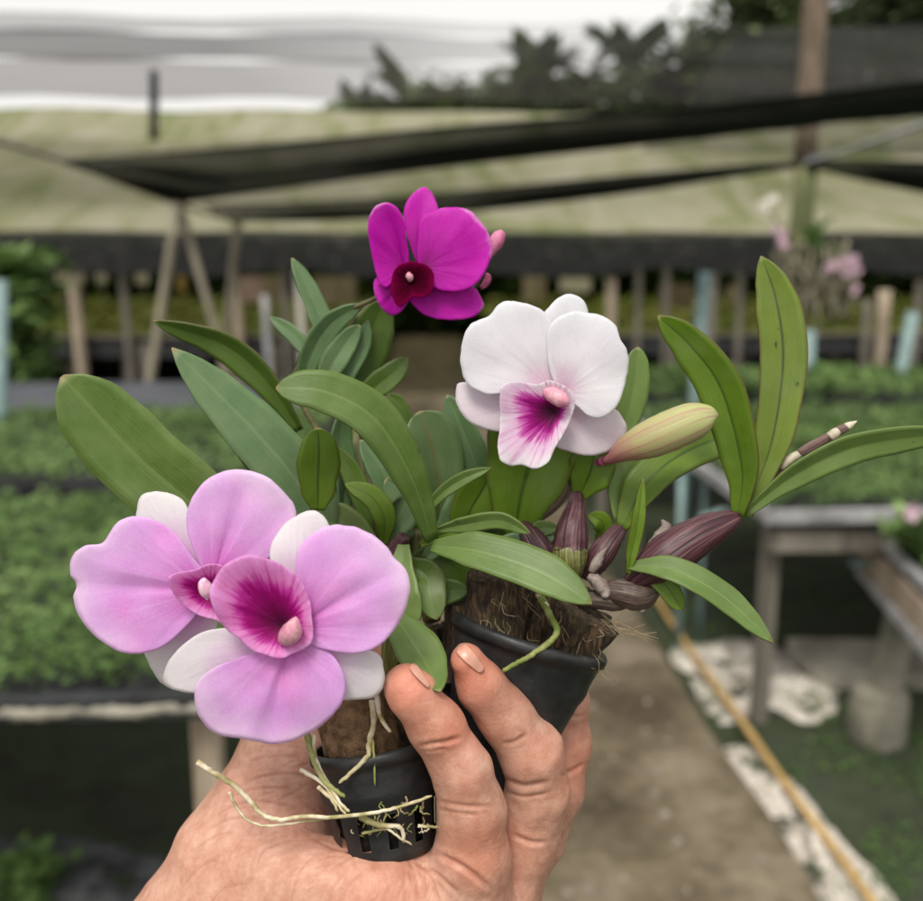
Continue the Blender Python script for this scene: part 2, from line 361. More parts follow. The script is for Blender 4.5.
M['cream'] = noisy('cream_flower', (.6, .56, .48), (.78, .74, .68), 40, .7, .2, .002, trans=.2)
M['seed'] = noisy('seedling_leaf', (.06, .11, .025), (.11, .19, .05), 5, .7, .2, .002, c3=(.18, .27, .09), trans=.2)
M['seed2'] = noisy('shrub_leaf', (.03, .06, .02), (.07, .13, .03), 2, .6, .2, .002, c3=(.14, .2, .05), trans=.2)
M['treeleaf'] = noisy('tree_leaf', (.045, .06, .03), (.085, .11, .055), .5, .6, .2, .01, c3=(.16, .22, .08), trans=.15)
M['gravel'] = noisy('gravel_grey', (.05, .055, .055), (.16, .17, .17), 22, .9, .9, .02)
def blacknet():
    m, n = mat('black_shade_net'); uvn = coords(n, 'UV'); sp = n.nodes.new('ShaderNodeSeparateXYZ'); n.links.new(uvn, sp.inputs[0])
    mp = n.nodes.new('ShaderNodeMapping'); mp.inputs['Scale'].default_value = (3, 9, 1); n.links.new(uvn, mp.inputs[0])
    f = nz(n, mp.outputs[0], 1, 4, .6, .5)
    e = ramp(n, sp.outputs[1], [(0, .8), (.1, .48), (.3, .5), (.48, .9), (.6, .52), (.8, .93), (1, .97)])
    x = ramp(n, sp.outputs[0], [(0, .0), (.45, .12), (.8, .35)])
    a = mth(n, 'ADD', mth(n, 'ADD', e, x), mth(n, 'MULTIPLY', mth(n, 'SUBTRACT', f, .5), .55), True)
    return finish(m, n, ramp(n, f, [(.3, (.02, .022, .023)), (.7, (.05, .052, .052))]), .8, trans=.2, alpha=a, spec=.1)
M['net_black'] = blacknet()
M['net_val'] = netmat('valance_net', (.03, .03, .03), .86, .12, 2, (1, 1, 4), trans=.1)
M['net_dark'] = netmat('dark_curtain_net', (.055, .06, .055), .32, .12, .5, (1, 1, 1), trans=.2)
M['net_roof'] = netmat('grey_roof_net', (.13, .115, .12), .60, .04, .6, (.3, 2, 1), trans=.5, fadex=(-3.2, .8, .38))
M['net_roof2'] = netmat('denser_roof_net', (.11, .105, .11), .76, .05, .6, (.3, 2, 1), trans=.5, fadex=(-3.2, .8, .38))
M['net_roof3'] = netmat('thin_roof_net', (.13, .125, .13), .50, .04, .6, (.3, 2, 1), trans=.5, fadex=(-3.2, .8, .38))
def olivenet():
    m, n = mat('olive_net'); v = coords(n, 'Object', (1, .35, .35)); f = nz(n, v, 1.3, 5, .6, .6)
    c = ramp(n, f, [(.38, (.30, .34, .15)), (.5, (.50, .49, .33)), (.66, (.62, .59, .47))])
    br = ramp(n, nz(n, coords(n, 'Object', (.5, 1, 1)), .7, 3), [(.62, 0), (.74, .5)])
    c = mixc(n, br, c, (.14, .15, .08))
    return finish(m, n, c, .9, trans=.6, tcol=c, alpha=.9, spec=.05)
M['net_olive'] = olivenet()
M['palegreen'] = noisy('mossy_pole', (.10, .12, .05), (.20, .20, .10), 6, .85, .5, .004, scale=(3, 3, .4))
M['roots_grey'] = noisy('grey_root_mass', (.13, .12, .08), (.33, .3, .22), 22, .9, .9, .01)
M['sackpink'] = noisy('pink_bag', (.45, .18, .28), (.62, .5, .48), 3, .7, .3, .01)

# =============================== SETTING ===============================
def quad(name, pts, m): return struct(name, pts, [(0, 1, 2, 3)], m)
# ground
g = struct('ground', [(-400, -60, 0), (400, -60, 0), (400, 900, 0), (-400, 900, 0)], [(0, 1, 2, 3)], M['soil'])
# path slab with real thickness
px0, px1 = -.46, .93
V = []; Fc = []; ys = [-1+i*.15 for i in range(150)]
for y in ys:
    a = px0+.02*noise.noise(Vector((0, y*2, 1))); b = px1+.03*noise.noise(Vector((5, y*1.7, 1)))
    V += [(a-.01, y, .0), (a, y, .05), (b, y, .05), (b+.02, y, .0)]
for i in range(len(ys)-1):
    for j in range(3): k = i*4+j; Fc.append((k, k+1, k+5, k+4))
struct('path', V, Fc, M['path'])
def patch(name, poly, z, m, h=.03):
    """irregular crust on the ground from ground-plane polygon"""
    o = crc([(p.x, p.y) for p in [G(x, y, 0) for x, y in poly]], 90); c = sum(o)/len(o)
    V = [(c[0], c[1], z+h)]; Fc = []; n = len(o); rings = [.08, .16, .25, .33, .41, .5, .58, .66, .74, .81, .88, .94, 1.0, 1.02]
    for k, s in enumerate(rings):
        for i, q in enumerate(o):
            j = 1+.10*noise.noise(Vector((q[0]*9, q[1]*9, 0)))*s
            x, y = c+(q-c)*s*j; zz = z+(h*(1-s**6)*(.5+1.3*noise.noise(Vector((x*10, y*10, 0)))+1.0*noise.noise(Vector((x*45, y*45, 0)))) if s < 1.01 else -.01)
            V.append((x, y, max(zz, -.02)))
    for i in range(n): Fc.append((0, 1+i, 1+(i+1) % n))
    for k in range(len(rings)-1):
        for i in range(n):
            j = (i+1) % n; a = 1+k*n; b = a+n; Fc.append((a+i, b+i, b+j, a+j))
    return struct(name, V, Fc, m, True)
patch('lime_patch', [(672, 650), (735, 640), (790, 655), (800, 675), (832, 690), (835, 715), (800, 722), (770, 708), (735, 722), (705, 712), (690, 680)], .0, M['lime'])
patch('lime_patch', [(722, 745), (760, 752), (800, 790), (850, 850), (890, 890), (910, 960), (850, 960), (800, 880), (760, 810), (735, 775)], .0, M['lime'])
patch('gravel', [(-200, 840), (40, 838), (130, 850), (190, 880), (200, 980), (-200, 1000)], .0, M['gravel'], .02)
# algae / weeds on the ground: uncountable
def leafscatter(name, m, spots, label, cat, size=.02, up=.6, stuff=True, parent=None):
    V = []; Fc = []
    for (x, y, z) in spots:
        a = random.uniform(0, 6.28); s = size*random.uniform(.6, 1.4); t = random.uniform(.0, up)
        d = Vector((math.cos(a), math.sin(a), t)).normalized(); sd_ = Vector((-math.sin(a), math.cos(a), random.uniform(-.4, .4)))*.42
        p = Vector((x, y, z)); k = len(V)
        V += [p, p+d*s*.5+sd_*s, p+d*s, p+d*s*.5-sd_*s]; Fc.append((k, k+1, k+2, k+3))
    o = mk(name, V, Fc, m, parent, smooth=False)
    if parent is None: tag(o, label, cat, kind='stuff' if stuff else None)
    return o
sp = []
for i in range(22000):
    y = 1.2+random.random()**1.5*5; x = random.uniform(1.0, 1.0+y*.8)
    if noise.noise(Vector((x*3, y*3, 0))) > -.05: sp.append((x, y, random.uniform(.0, .03)))
leafscatter('ground_weeds', M['seed2'], sp, 'low dark green algae and weeds covering the damp soil right of the path', 'weeds', .016)
sp = [(p.x+random.gauss(0, .03), p.y+random.gauss(0, .03), random.uniform(0, .12)) for p in [G(30, 905)] for i in range(260)]
leafscatter('weed_clump', M['seed'], sp, 'small yellow green weed clump on grey gravel at the bottom left', 'weed', .04, 1.2, False)

sp = [(random.uniform(px0+.03, px1-.02), random.uniform(1.2, 9), .052) for i in range(1500)]
V = []; Fc = []
for (x, y, z) in sp:
    s_ = random.choice((.004, .005, .007, .010, .016))*random.uniform(.7, 1.3); k = len(V); a = random.random()*3
    for q in range(5): V.append((x+s_*math.cos(a+q*1.257)*random.uniform(.7, 1.2), y+s_*math.sin(a+q*1.257), z-.004))
    V.append((x, y, z+s_*.5)); Fc += [(k+q, k+(q+1) % 5, k+5) for q in range(5)]
o = mk('grit', V, Fc, M['grit'], None); tag(o, 'pale grit and small stones strewn over the brown path', 'grit', kind='stuff')
# -------- benches --------
def bench(name, x0, x1, y0, y1, z, label, legm, edge='black', legs=(), footings=False, rail=True):
    t = thing(name, ((x0+x1)/2, (y0+y1)/2, 0), label, 'bench', 'raised nursery benches')
    mk('bench_top', *box(((x0+x1)/2, (y0+y1)/2, z-.02), (x1-x0)/2, (y1-y0)/2, .012), M['blackplas'], t, smooth=False)
    em = M['metal'] if edge == 'metal' else M['blackplas']
    for (a, b) in (((x0, y0), (x1, y0)), ((x0, y1), (x1, y1)), ((x0, y0), (x0, y1)), ((x1, y0), (x1, y1))):
        dx = (.018 if a[0] != b[0] else 0); dy = (.018 if a[1] != b[1] else 0)
        mk('edge_rail', *bar((a[0]-dx, a[1]-dy, z-.012), (b[0]+dx, b[1]+dy, z-.012), .014, .02), em, t, smooth=False)
    if rail:
        mk('cross_beam', *bar((x0+.02, y0+.05, z-.10), (x1-.02, y0+.05, z-.13), .03, .035), M['wood'], t, smooth=False)
        mk('cross_beam', *bar((x0+.02, y1-.05, z-.10), (x1-.02, y1-.05, z-.10), .03, .045), M['wood'], t, smooth=False)
    for (lx, ly) in legs:
        mk('leg', *bar((lx, ly, 0), (lx, ly, z-.03), .024), legm, t, smooth=False)
        if rail: pass
    return t
def seedlings(x0, x1, y0, y1, z, n, label, size=.024, h=.06):
    sp = []
    while len(sp) < n:
        x = random.uniform(x0, x1); y = random.uniform(y0, y1)
        q = noise.noise(Vector((x*14, y*14, 3)))+.5*noise.noise(Vector((x*4, y*4, 7))); hh = h*(.75+.8*q)
        if q < -.34: continue
        sp.append((x, y, z+random.random()**.6*max(.01, hh)))
    return leafscatter('seedlings', M['seed'], sp, label, 'seedlings', size, .9)
# left near bench
LZ = .76
a = G(0, 700, LZ); yN = G(100, 700, LZ).y; yF = G(100, 503, LZ).y; xe = -.36
bench('nursery_bench', -2.6, xe, yN, yF, LZ, 'near bench of green seedlings left of the path, closest to the camera', M['woodlight'], 'black',
      [(G(200, 745, LZ-.1).x, yN+.07), (-1.6, yN+.07), (xe-.06, yF-.06), (-1.6, yF-.06)], rail=False)
seedlings(-2.6, xe-.01, yN+.03, yF-.02, LZ, 42000, 'dense green seedlings filling the nearest bench at left', .014, .06)
# gritty white edging strip along the front
V, Fc, _ = tube([Vector((x, yN-.012+.006*math.sin(x*40), LZ-.015)) for x in np.linspace(-2.6, xe, 120)], .012, 6, wob=.8)
mk('edging_strip', V, Fc, M['conc'], None); tag(bpy.data.objects['edging_strip'], 'gritty grey strip along the front edge of the nearest left bench', 'edging')
# left second bench
y2 = G(100, 484, LZ).y; y3 = G(100, 414, LZ).y; y4 = G(100, 384, LZ).y
bench('nursery_bench', -4.5, -.42, y2, y3, LZ, 'second bench of seedlings at left, just beyond the nearest one', M['wood'], 'black', [(-.5, y2+.06), (-2, y2+.06), (-.5, y3-.06), (-2, y3-.06)])
seedlings(-4.5, -.44, y2+.02, y3, LZ, 30000, 'green seedlings on the second bench at left behind a black bar', .02, .07)
bench('nursery_bench', -6.5, -.5, y3+.05, y4, LZ, 'bare bench covered with dark grey sheet at left', M['wood'], 'black', [(-.6, y3+.1), (-3, y3+.1), (-.6, y4-.06), (-3, y4-.06)])
o = mk('ground_sheet', *box((-3.5, (y3+y4)/2+.03, LZ+.006), 2.9, (y4-y3)/2-.06, .01), M['blacksheet'], None, smooth=False); tag(o, 'dark grey plastic sheet lying on the bare bench at left', 'plastic sheet')
# right bench
ry0 = G(850, 512, LZ).y; ry1 = G(850, 412, LZ).y; rx = 1.09
bench('nursery_bench', rx, 5.0, ry0, ry1, LZ, 'metal edged bench of seedlings right of the path', M['wood'], 'metal',
      [(rx+.05, ry0+.1), (2.6, ry0+.1), (rx+.05, ry1-.1), (2.6, ry1-.1)])
seedlings(rx+.02, 5.0, ry0+.02, ry1, LZ, 42000, 'green seedlings on the metal edged bench at right', .02, .07)
ry2 = ry1+.5; ry3 = ry2+1.3
bench('nursery_bench', 1.0, 6.5, ry2, ry3, LZ, 'farther bench of seedlings at right behind the metal edged one', M['wood'], 'black', [(1.1, ry2+.1), (3.4, ry2+.1), (1.1, ry3-.1), (3.4, ry3-.1)])
seedlings(1.0, 6.5, ry2+.02, ry3, LZ, 9000, 'green seedlings on the farther bench at right', .045, .07)
# near right small bench (rotated), with concrete leg and footing
t = thing('nursery_bench', G(875, 752), 'metal framed bench corner on a concrete leg with round footing at the right edge', 'bench', 'raised nursery benches')
zt = .62; A = G(868, 532, zt); B = G(945, 610, zt); Cc = G(1040, 560, zt); D = A+(Cc-B)
mid = (A+B+Cc+D)/4
ax = (B-A).normalized(); ay = (D-A).normalized()
def offp(a, b, dz): return a+Vector((0, 0, dz)), b+Vector((0, 0, dz))
mk('bench_top', [A+Vector((0, 0, .0)), B, Cc, D]+[q-Vector((0, 0, .02)) for q in (A, B, Cc, D)], [(3, 2, 1, 0), (4, 5, 6, 7), (0, 1, 5, 4), (1, 2, 6, 5), (2, 3, 7, 6), (3, 0, 4, 7)], M['blackplas'], t, smooth=False)
for a, b in ((A, B), (A, D), (B, Cc)):
    mk('edge_rail', *bar(a+Vector((0, 0, .016)), b+Vector((0, 0, .016)), .014, .014), M['metal'], t, smooth=False)
mk('side_board', *bar(A+Vector((0, 0, -.07)), B+Vector((0, 0, -.07)), .02, .045), M['woodlight'], t, smooth=False)
mk('side_board', *bar(A+Vector((0, 0, -.135)), B+Vector((0, 0, -.135)), .03, .016), M['metal'], t, smooth=False)
ft = G(875, 742)
leg = mk('leg', *bar(ft+Vector((.012, 0, .16)), ft+Vector((.05, .0, .50)), .034), M['concmoss'], t, smooth=False)
V, Fc, UV = tube([ft+Vector((0, 0, z)) for z in (0, .03, .12, .17, .19, .192)], [.085, .093, .092, .086, .078, .0], 14, wob=.12)
mk('footing', V, Fc, M['concmoss'], t)
leafscatter('seedlings', M['seed'], [tuple(A+(B-A)*random.uniform(.1, 1)+(D-A)*random.uniform(.05, .95)+Vector((0, 0, random.uniform(0, .09)))) for i in range(1500)], 'green seedlings on the near corner bench at the right edge', 'seedlings', .03)
o = mk('pipe_fitting', *tube([G(850, 563, .55), G(876, 563, .55)], .012, 10), M['bluepipe'], None); tag(o, 'short turquoise pipe end sticking out beside the concrete leg', 'pipe')
o = mk('pipe_fitting', *tube([G(700, 520, .62), G(768, 499, .68)], .017, 10), M['bluepipe'], None); tag(o, 'turquoise pipe poking out at the corner of the metal edged bench', 'pipe')
# concrete slab lying on the ground at right
sa = G(800, 660); o = mk('concrete_slab', *bar(G(800, 662, .03), G(1100, 666, .03), .16, .03), M['conc'], None, smooth=False); tag(o, 'flat grey concrete slab lying on the soil at right', 'concrete slab')
# pink flower by right bench
# hose
hp = cr([tuple(G(x, y, .05)) for x, y in ((640, 560), (655, 595), (690, 650), (735, 712), (790, 790), (835, 850), (875, 905), (960, 1010))], 60)
o = mk('hose', *tube([Vector(q) for q in hp], .0115, 10), M['hose'], None); tag(o, 'tan yellow hose running along the right side of the path', 'hose')
# -------- far nursery --------
FY = 10.0
fb = thing('nursery_bench', (0, FY+5, 0), 'long mossy bench across the far nursery under the olive net', 'bench', 'raised nursery benches')
def fbx(x0, x1):
    mk('bench_top', *box(((x0+x1)/2, FY+4, .74), (x1-x0)/2, 4, .03), M['moss'], fb, smooth=False)
    mk('edge_board', *box(((x0+x1)/2, FY+.02, .66), (x1-x0)/2, .03, .11), M['blackplas'], fb, smooth=False)
    mk('edge_lip', *box(((x0+x1)/2, FY-.01, .785), (x1-x0)/2, .03, .015), M['wood'], fb, smooth=False)
fbx(-14, -.7); fbx(1.2, 16)
for i in range(60):
    x = -13.5+i*.5+random.uniform(-.12, .12)
    if -.75 < x < 1.2: continue
    mk('leg', *bar((x, FY+.3*(i % 3), 0), (x, FY+.3*(i % 3), .7), random.uniform(.035, .07), .04), M['wood' if i % 2 else 'bamboo'], fb, smooth=False)
sp = [(random.choice([random.uniform(-13, -.8), random.uniform(1.3, 15)]), random.uniform(FY+.1, FY+8), .78+random.random()**2*.22) for i in range(14000)]
leafscatter('bench_plants', M['moss'], sp, 'low yellow green plants on the long far bench under the olive net', 'plants', .12)
# hedge added behind everything as a backdrop to block the bright sky
def shrub(name, c, rx, ry, rz, n, m, label, cat, size, trunkm=None, kind=None, trunk=True):
    t = thing(name, (c[0], c[1], 0), label, cat, 'trees beyond the nursery')
    if trunk:
        pth = [Vector((c[0]+.15*math.sin(k), c[1], c[2]*k/5)) for k in range(6)]
        mk('trunk', *tube(pth, [rz*.09*(1-.12*k)+.03 for k in range(6)], 8), M['bark'], t)
    sp = []; lobes = [(random.uniform(-.7, .7), random.uniform(-.7, .7), random.uniform(-.7, .8), random.uniform(.3, .55)) for k in range(14)]
    while len(sp) < n:
        l = random.choice(lobes); v = Vector([random.gauss(0, 1) for _ in range(3)]).normalized()*(random.random()**.35 if random.random() > .25 else random.uniform(.8, 1.7))*l[3]
        sp.append((c[0]+(l[0]+v.x)*rx, c[1]+(l[1]+v.y)*ry, max(.05, c[2]+(l[2]+v.z)*rz)))
    leafscatter('crown', m, sp, '', '', size, .8, False, t)
    return t
o = leafscatter('hedge', M['seed2'], [(random.uniform(-22, 24), 20+random.random()*2, random.random()**.8*2.3) for i in range(22000)], 'dark green hedge mass added behind the far nursery benches to block the sky', 'hedge', .32)
V, Fc, _ = join(*[box((x, 22.4, .95+.1*math.sin(x)), 1.01, .3, 1.0+.1*math.sin(x)) for x in range(-24, 26, 2)])
mk('backing_wall', V, Fc, M['blackplas'], None, smooth=False); tag(bpy.data.objects['backing_wall'], 'dark wall of netting behind the hedge of the far nursery', 'wall')
# pale boards / hanging things glimpsed beneath the valance
k = 0
lbl = ['second', 'third', 'fourth']
for (x0, x1, ya, yb, mm, lab) in ((262, 282, 276, 303, 'woodlight', 'pale pinkish board on a thin post in the far nursery left of the tall leaf'),
                              (313, 356, 277, 304, 'woodlight', 'wide pale panel under the far net left of the magenta orchid'),
                              (523, 545, 276, 302, 'woodlight', 'pale board under the far net just above the white orchid'),
                              (560, 590, 278, 292, 'cream', 'small whitish board under the far net right of the white orchid tip'),
                              (660, 692, 284, 310, 'bark', 'brownish box in the far nursery left of the turquoise pipe'),
                              (56, 66, 268, 283, 'cream', 'small pale yellow sign far left under the net, left of the wooden post'),
                              (74, 84, 270, 284, 'cream', 'small pale sign far left under the net, right of the wooden post'),
                              (96, 106, 270, 283, 'cream', 'small cream sign under the far net, between two posts'),
                              (136, 148, 272, 284, 'cream', 'small off white sign under the far net, left of the leaning pole'),
                              (177, 186, 276, 292, 'hose', 'small yellow sign under the far net, right of the leaning pole'),
                              (241, 262, 277, 302, 'sackpink', 'pink bag hanging in the far nursery at left'),
                              (728, 740, 286, 305, 'woodlight', 'narrow pale board under the far net left of the tall upright leaf'),
                              (838, 862, 300, 318, 'conc', 'grey box on the far bench under the hanging pink orchid')):
    Y = FY+3.5+.11*k; k += 1
    a = W(x0, ya, Y); b = W(x1, yb, Y)
    tt = thing('board', ((a.x+b.x)/2, Y, 0), lab, 'board', 'boards and boxes in the far nursery')
    mk('panel', *box(((a.x+b.x)/2, Y, (a.z+b.z)/2), abs(a.x-b.x)/2, .04, abs(a.z-b.z)/2), M[mm], tt, smooth=False)
    mk('stake', *bar(((a.x+b.x)/2, Y+.06, 0), ((a.x+b.x)/2, Y+.06, b.z+.05), .02), M['wood'], tt, smooth=False)
# posts of the far nursery
for (x, yt, Y, wd, mm, lab) in ((72, 262, 9.82, 11, 'woodlight', 'stout pale wooden post left of the first leaf'),
                            (120, 236, 9.82, 8, 'wood', 'thin brown post in the far nursery between the stout pale post and the leaning pole'),
                            (283, 240, 9.82, 8, 'wood', 'dark brown post behind the upper left leaves'),
                            (299, 268, 9.82, 8, 'cream', 'white post right beside a dark brown post at left'),
                            (265, 295, 9.82, 8, 'metal', 'short grey post below the pale pinkish board'),
                            (235, 262, 9.82, 9, 'woodlight', 'pale post just below the knee of the black net poles'),
                            (612, 278, 9.82, 10, 'woodlight', 'pale post right behind the white orchid'),
                            (714, 270, 9.82, 10, 'wood', 'brown post right beside the turquoise pipe'),
                            (668, 262, 9.83, 7, 'wood', 'thin dark post left of the turquoise pipe'),
                            (742, 262, 9.83, 7, 'wood', 'thin dark post left of the tall upright leaf'),
                            (640, 262, 9.84, 6, 'wood', 'thinnest dark post, between the white orchid and the turquoise pipe'),
                            (886, 290, 7.6, 12, 'woodlight', 'stout pale post left of the slanted turquoise pipe'),
                            (868, 300, 9.82, 8, 'wood', 'brown post left of the stout pale post at right'),
                            (921, 280, 9.82, 9, 'wood', 'brown post at the right edge beyond the slanted pipe')):
    a = W(x, yt, Y); h = wd/2*Y/F
    o = mk('post', *tube([Vector((a.x+.01*math.sin(z*3), Y, z)) for z in np.linspace(0, a.z, 6)], h, 10, wob=.25), M[mm], None); tag(o, lab, 'post', 'posts of the far nursery')
for (p, q, Y, wd, lab) in (((705, 272), (691, 452), 4.9, 13, 'upright turquoise pipe behind the arching leaf right of the bud'),
                        ((1, 280), (1, 470), 4.3, 12, 'turquoise pipe at the left edge of the picture'),
                        ((913, 312), (894, 405), 6.0, 12, 'slanted turquoise pipe at right in front of the far bench'),
                        ((809, 330), (806, 420), 6.2, 13, 'turquoise pipe below the hanging orchid'),
                        ((682, 474), (680, 560), 3.3, 8, 'short turquoise leg under the bench behind the big leaf, left one'),
                        ((706, 470), (702, 560), 3.4, 6, 'short turquoise leg under the bench behind the big leaf, right one')):
    a = W(p[0], p[1], Y); b = W(q[0], q[1], Y); d = (b-a); b = a+d*(a.z/-d.z) if d.z else b
    o = mk('pipe', *tube([a, (a+b)/2, b], wd/2*Y/F, 12), M['bluepipe'], None); tag(o, lab, 'pipe', 'turquoise pipes')
# net supports: leaning poles
for (p, q, Y, wd, lab) in (((178, 203), (144, 420), 6.0, 9, 'long leaning bamboo pole holding the corner of the black net'),
                        ((180, 206), (214, 325), 6.1, 8, 'short slanted bamboo brace right of the long leaning pole'),
                        ((238, 220), (226, 335), 6.6, 8, 'thin bamboo pole under the lower corner of the black net'),
                        ((154, 70), (154, 130), 12.5, 8, 'short dark pole against the sky at upper left')):
    a = W(p[0], p[1], Y); b = W(q[0], q[1], Y); d = b-a; b = a+d*(a.z/-d.z)
    if Y > 10: a = W(p[0], p[1], Y); b = W(q[0], q[1]+10, Y)
    o = mk('bamboo_pole', *tube([a+(b-a)*k/8 for k in range(9)], wd/2*Y/F, 10, wob=.15), M['blackplas' if Y > 10 else 'bamboo'], None); tag(o, lab, 'pole', 'poles of the nets')
# black nets
def strip(name, U, L, m, lab, sag=.022, nx=60, ny=14):
    """sheet between two polylines of (px,py,Y)"""
    UVs = []; u = cr([tuple(W(*q)) for q in U], nx); l = cr([tuple(W(*q)) for q in L], nx); V = []; Fc = []
    for i in range(nx):
        for j in range(ny):
            t = j/(ny-1); p = Vector(u[i])*(1-t)+Vector(l[i])*t
            p.z += -sag*math.sin(math.pi*t)*.6+.02*math.sin(t*14+i*.25)*math.sin(math.pi*t)
            V.append(p); UVs.append((i/(nx-1), t))
    for i in range(nx-1):
        for j in range(ny-1): k = i*ny+j; Fc.append((k, k+1, k+ny+1, k+ny))
    o = mk(name, V, Fc, m, None, UVs)
    so_ = o.modifiers.new('s', 'SOLIDIFY'); so_.thickness = .006
    return tag(o, lab, 'shade net', 'black shade nets')
strip('shade_net', [(66, 160, 6.2), (250, 146, 5.4), (460, 126, 4.8), (700, 106, 4.2), (1000, 72, 3.5)], [(66, 162, 6.3), (124, 183, 7.2), (178, 203, 8.2), (190, 202, 8.15), (320, 184, 7.0), (460, 166, 6.0), (700, 139, 5.0), (1000, 103, 4.0)], M['net_black'], 'upper black shade net stretched across from its left corner to the right edge')
strip('shade_net', [(202, 205, 8.0), (330, 201, 7.6), (460, 191, 7.2), (640, 174, 6.8), (800, 161, 6.5)], [(238, 222, 8.8), (330, 221, 8.6), (460, 213, 8.0), (640, 192, 7.2), (800, 165, 6.5)], M['net_black'], 'lower black shade net running from the left poles to the tall wooden pole')
strip('shade_net', [(806, 160, 6.5), (860, 160, 6.3), (1000, 163, 6.0)], [(806, 165, 6.5), (860, 180, 6.6), (1000, 208, 6.6)], M['net_black'], 'black shade net spreading to the right from the tall wooden pole')
# rolled edge of upper net
rp = cr([tuple(W(x, y, Y)) for x, y, Y in ((300, 170, 7), (460, 160, 5.9), (700, 132, 4.95), (1000, 96, 3.95))], 40)
o = mk('net_roll', *tube([Vector(q) for q in rp], [.01+.035*k/39 for k in range(40)], 10, wob=.5), M['blackplas'], None); tag(o, 'rolled up black net edge hanging along the upper shade net', 'net roll')
for (pts, wd, mm, lab) in ((((-40, 130, 5.5), (66, 161, 6.25), (180, 204, 8.1), (240, 222, 8.8)), .022, 'bamboo', 'pale rope along the left edge of the black net'),
                       (((806, 163, 6.45), (860, 146, 5.6), (1000, 98, 4.4)), .015, 'metal', 'grey rope rising to the right from the tall wooden pole')):
    o = mk('rope', *tube([Vector(q) for q in cr([tuple(W(*q)) for q in pts], 30)], wd, 8), M[mm], None); tag(o, lab, 'rope')
# olive net roof
def olive():
    nx, ny = 70, 24; V = []; Fc = []
    for i in range(nx):
        X = -22+i/(nx-1)*46
        for j in range(ny):
            t = j/(ny-1)
            z = 1.86+2.28*t-.18*math.sin(math.pi*t)+.04*math.sin(X*1.9)*math.sin(math.pi*t)+.06*noise.noise(Vector((X*.6, t*3, 0)))
            V.append((X, FY-.3+6.2*t, z))
    nb = len(V)
    for i in range(nx-1):
        for j in range(ny-1): k = i*ny+j; Fc.append((k, k+ny, k+ny+1, k+1))
    # far slope
    for i in range(nx):
        X = -22+i/(nx-1)*46; V.append((X, 24, 1.9))
    for i in range(nx-1): Fc.append((i*ny+ny-1, (i+1)*ny+ny-1, nb+i+1, nb+i))
    return V, Fc
o = mk('net_roof', *olive(), M['net_olive'], None); tag(o, 'sloping olive grey translucent net roof of the far nursery', 'net roof')
V = []; Fc = []
for i in range(140):
    X = -22+i/139*46; sc = .03*math.sin(X*3)+.03*noise.noise(Vector((X*2, 0, 0)))
    for j, z in enumerate((1.90, 1.75, 1.6, 1.47)): V.append((X, FY-.35+.03*math.sin(X*7+j), z+sc*(j+1)/3+(.07*noise.noise(Vector((X*1.3, 3, 0)))+.04*noise.noise(Vector((X*6, 5, 0))) if j == 3 else 0)))
for i in range(139):
    for j in range(3): k = i*4+j; Fc.append((k, k+1, k+5, k+4))
o = mk('net_valance', V, Fc, M['net_val'], None); tag(o, 'black net valance hanging along the low edge of the olive roof', 'net valance')
# overhead grey nets (near roof strips)
ZR = 4.0
def roofstrip(y0, y1, m, lab, z=ZR):
    a = G(461, y1, z).y; b = G(461, y0, z).y; V = []; Fc = []; nx = 80
    for i in range(nx):
        X = -26+i/(nx-1)*54
        for j in range(6): t = j/5; V.append((X, a+(b-a)*t+.012*math.sin(X*.35)+.015*noise.noise(Vector((X, y0, 0))), z+.03*math.sin(X*2+t*3)))
    for i in range(nx-1):
        for j in range(5): k = i*6+j; Fc.append((k, k+6, k+7, k+1))
    o = mk('overhead_net', V, Fc, m, None); return tag(o, lab, 'shade net', 'grey overhead nets')
roofstrip(20, 36, M['net_roof3'], 'pale grey overhead net band, the topmost in the picture', 4.02)
roofstrip(36, 63, M['net_roof2'], 'darker grey overhead net band across the top')
roofstrip(63, 101, M['net_roof'], 'pale grey overhead net band just above the bright strip of sky', 3.98)
# dark curtain net upper right
pts = [(640, 152), (690, 100), (730, 36), (790, 28), (1000, 24), (1000, 155)]
V = [W(x, y, 13+.002*(x-640)) for x, y in pts]; V2 = [v+Vector((0, .01, 0)) for v in V]; n_ = len(V)
o = mk('curtain_net', V+V2, [tuple(range(n_)), tuple(range(n_, 2*n_))[::-1]]+[(i, (i+1) % n_, n_+(i+1) % n_, n_+i) for i in range(n_)], M['net_dark'], None, smooth=False)
tag(o, 'dark grey see through net curtain in front of the trees at upper right', 'net curtain')
# tall wooden pole at right
t = thing('tall_pole', (W(812, 160, 6.6).x, 6.6, 0), 'tall wooden pole with mossy lower half carrying the nets at right', 'pole')
xb = W(803, 200, 6.6).x; xt = W(815, 10, 6.6).x
zs = [W(805, y, 6.6).z for y in (163,)][0]
def poleseg(z0, z1, m, nm):
    pth = [Vector((xb+(xt-xb)*((z-1.9)/1.6)*1.0 if z > 1.9 else xb, 6.6, z)) for z in np.linspace(z0, z1, 10)]
    mk(nm, *tube(pth, .082, 12, wob=.22), m, t)
poleseg(0, zs-.01, M['palegreen'], 'lower_pole'); poleseg(zs+.01, 4.6, M['bark'], 'upper_pole')
mk('binding', *tube([Vector((xb+.02, 6.6, zs-.05)), Vector((xb+.02, 6.6, zs+.05))], .095, 12), M['blackplas'], t)
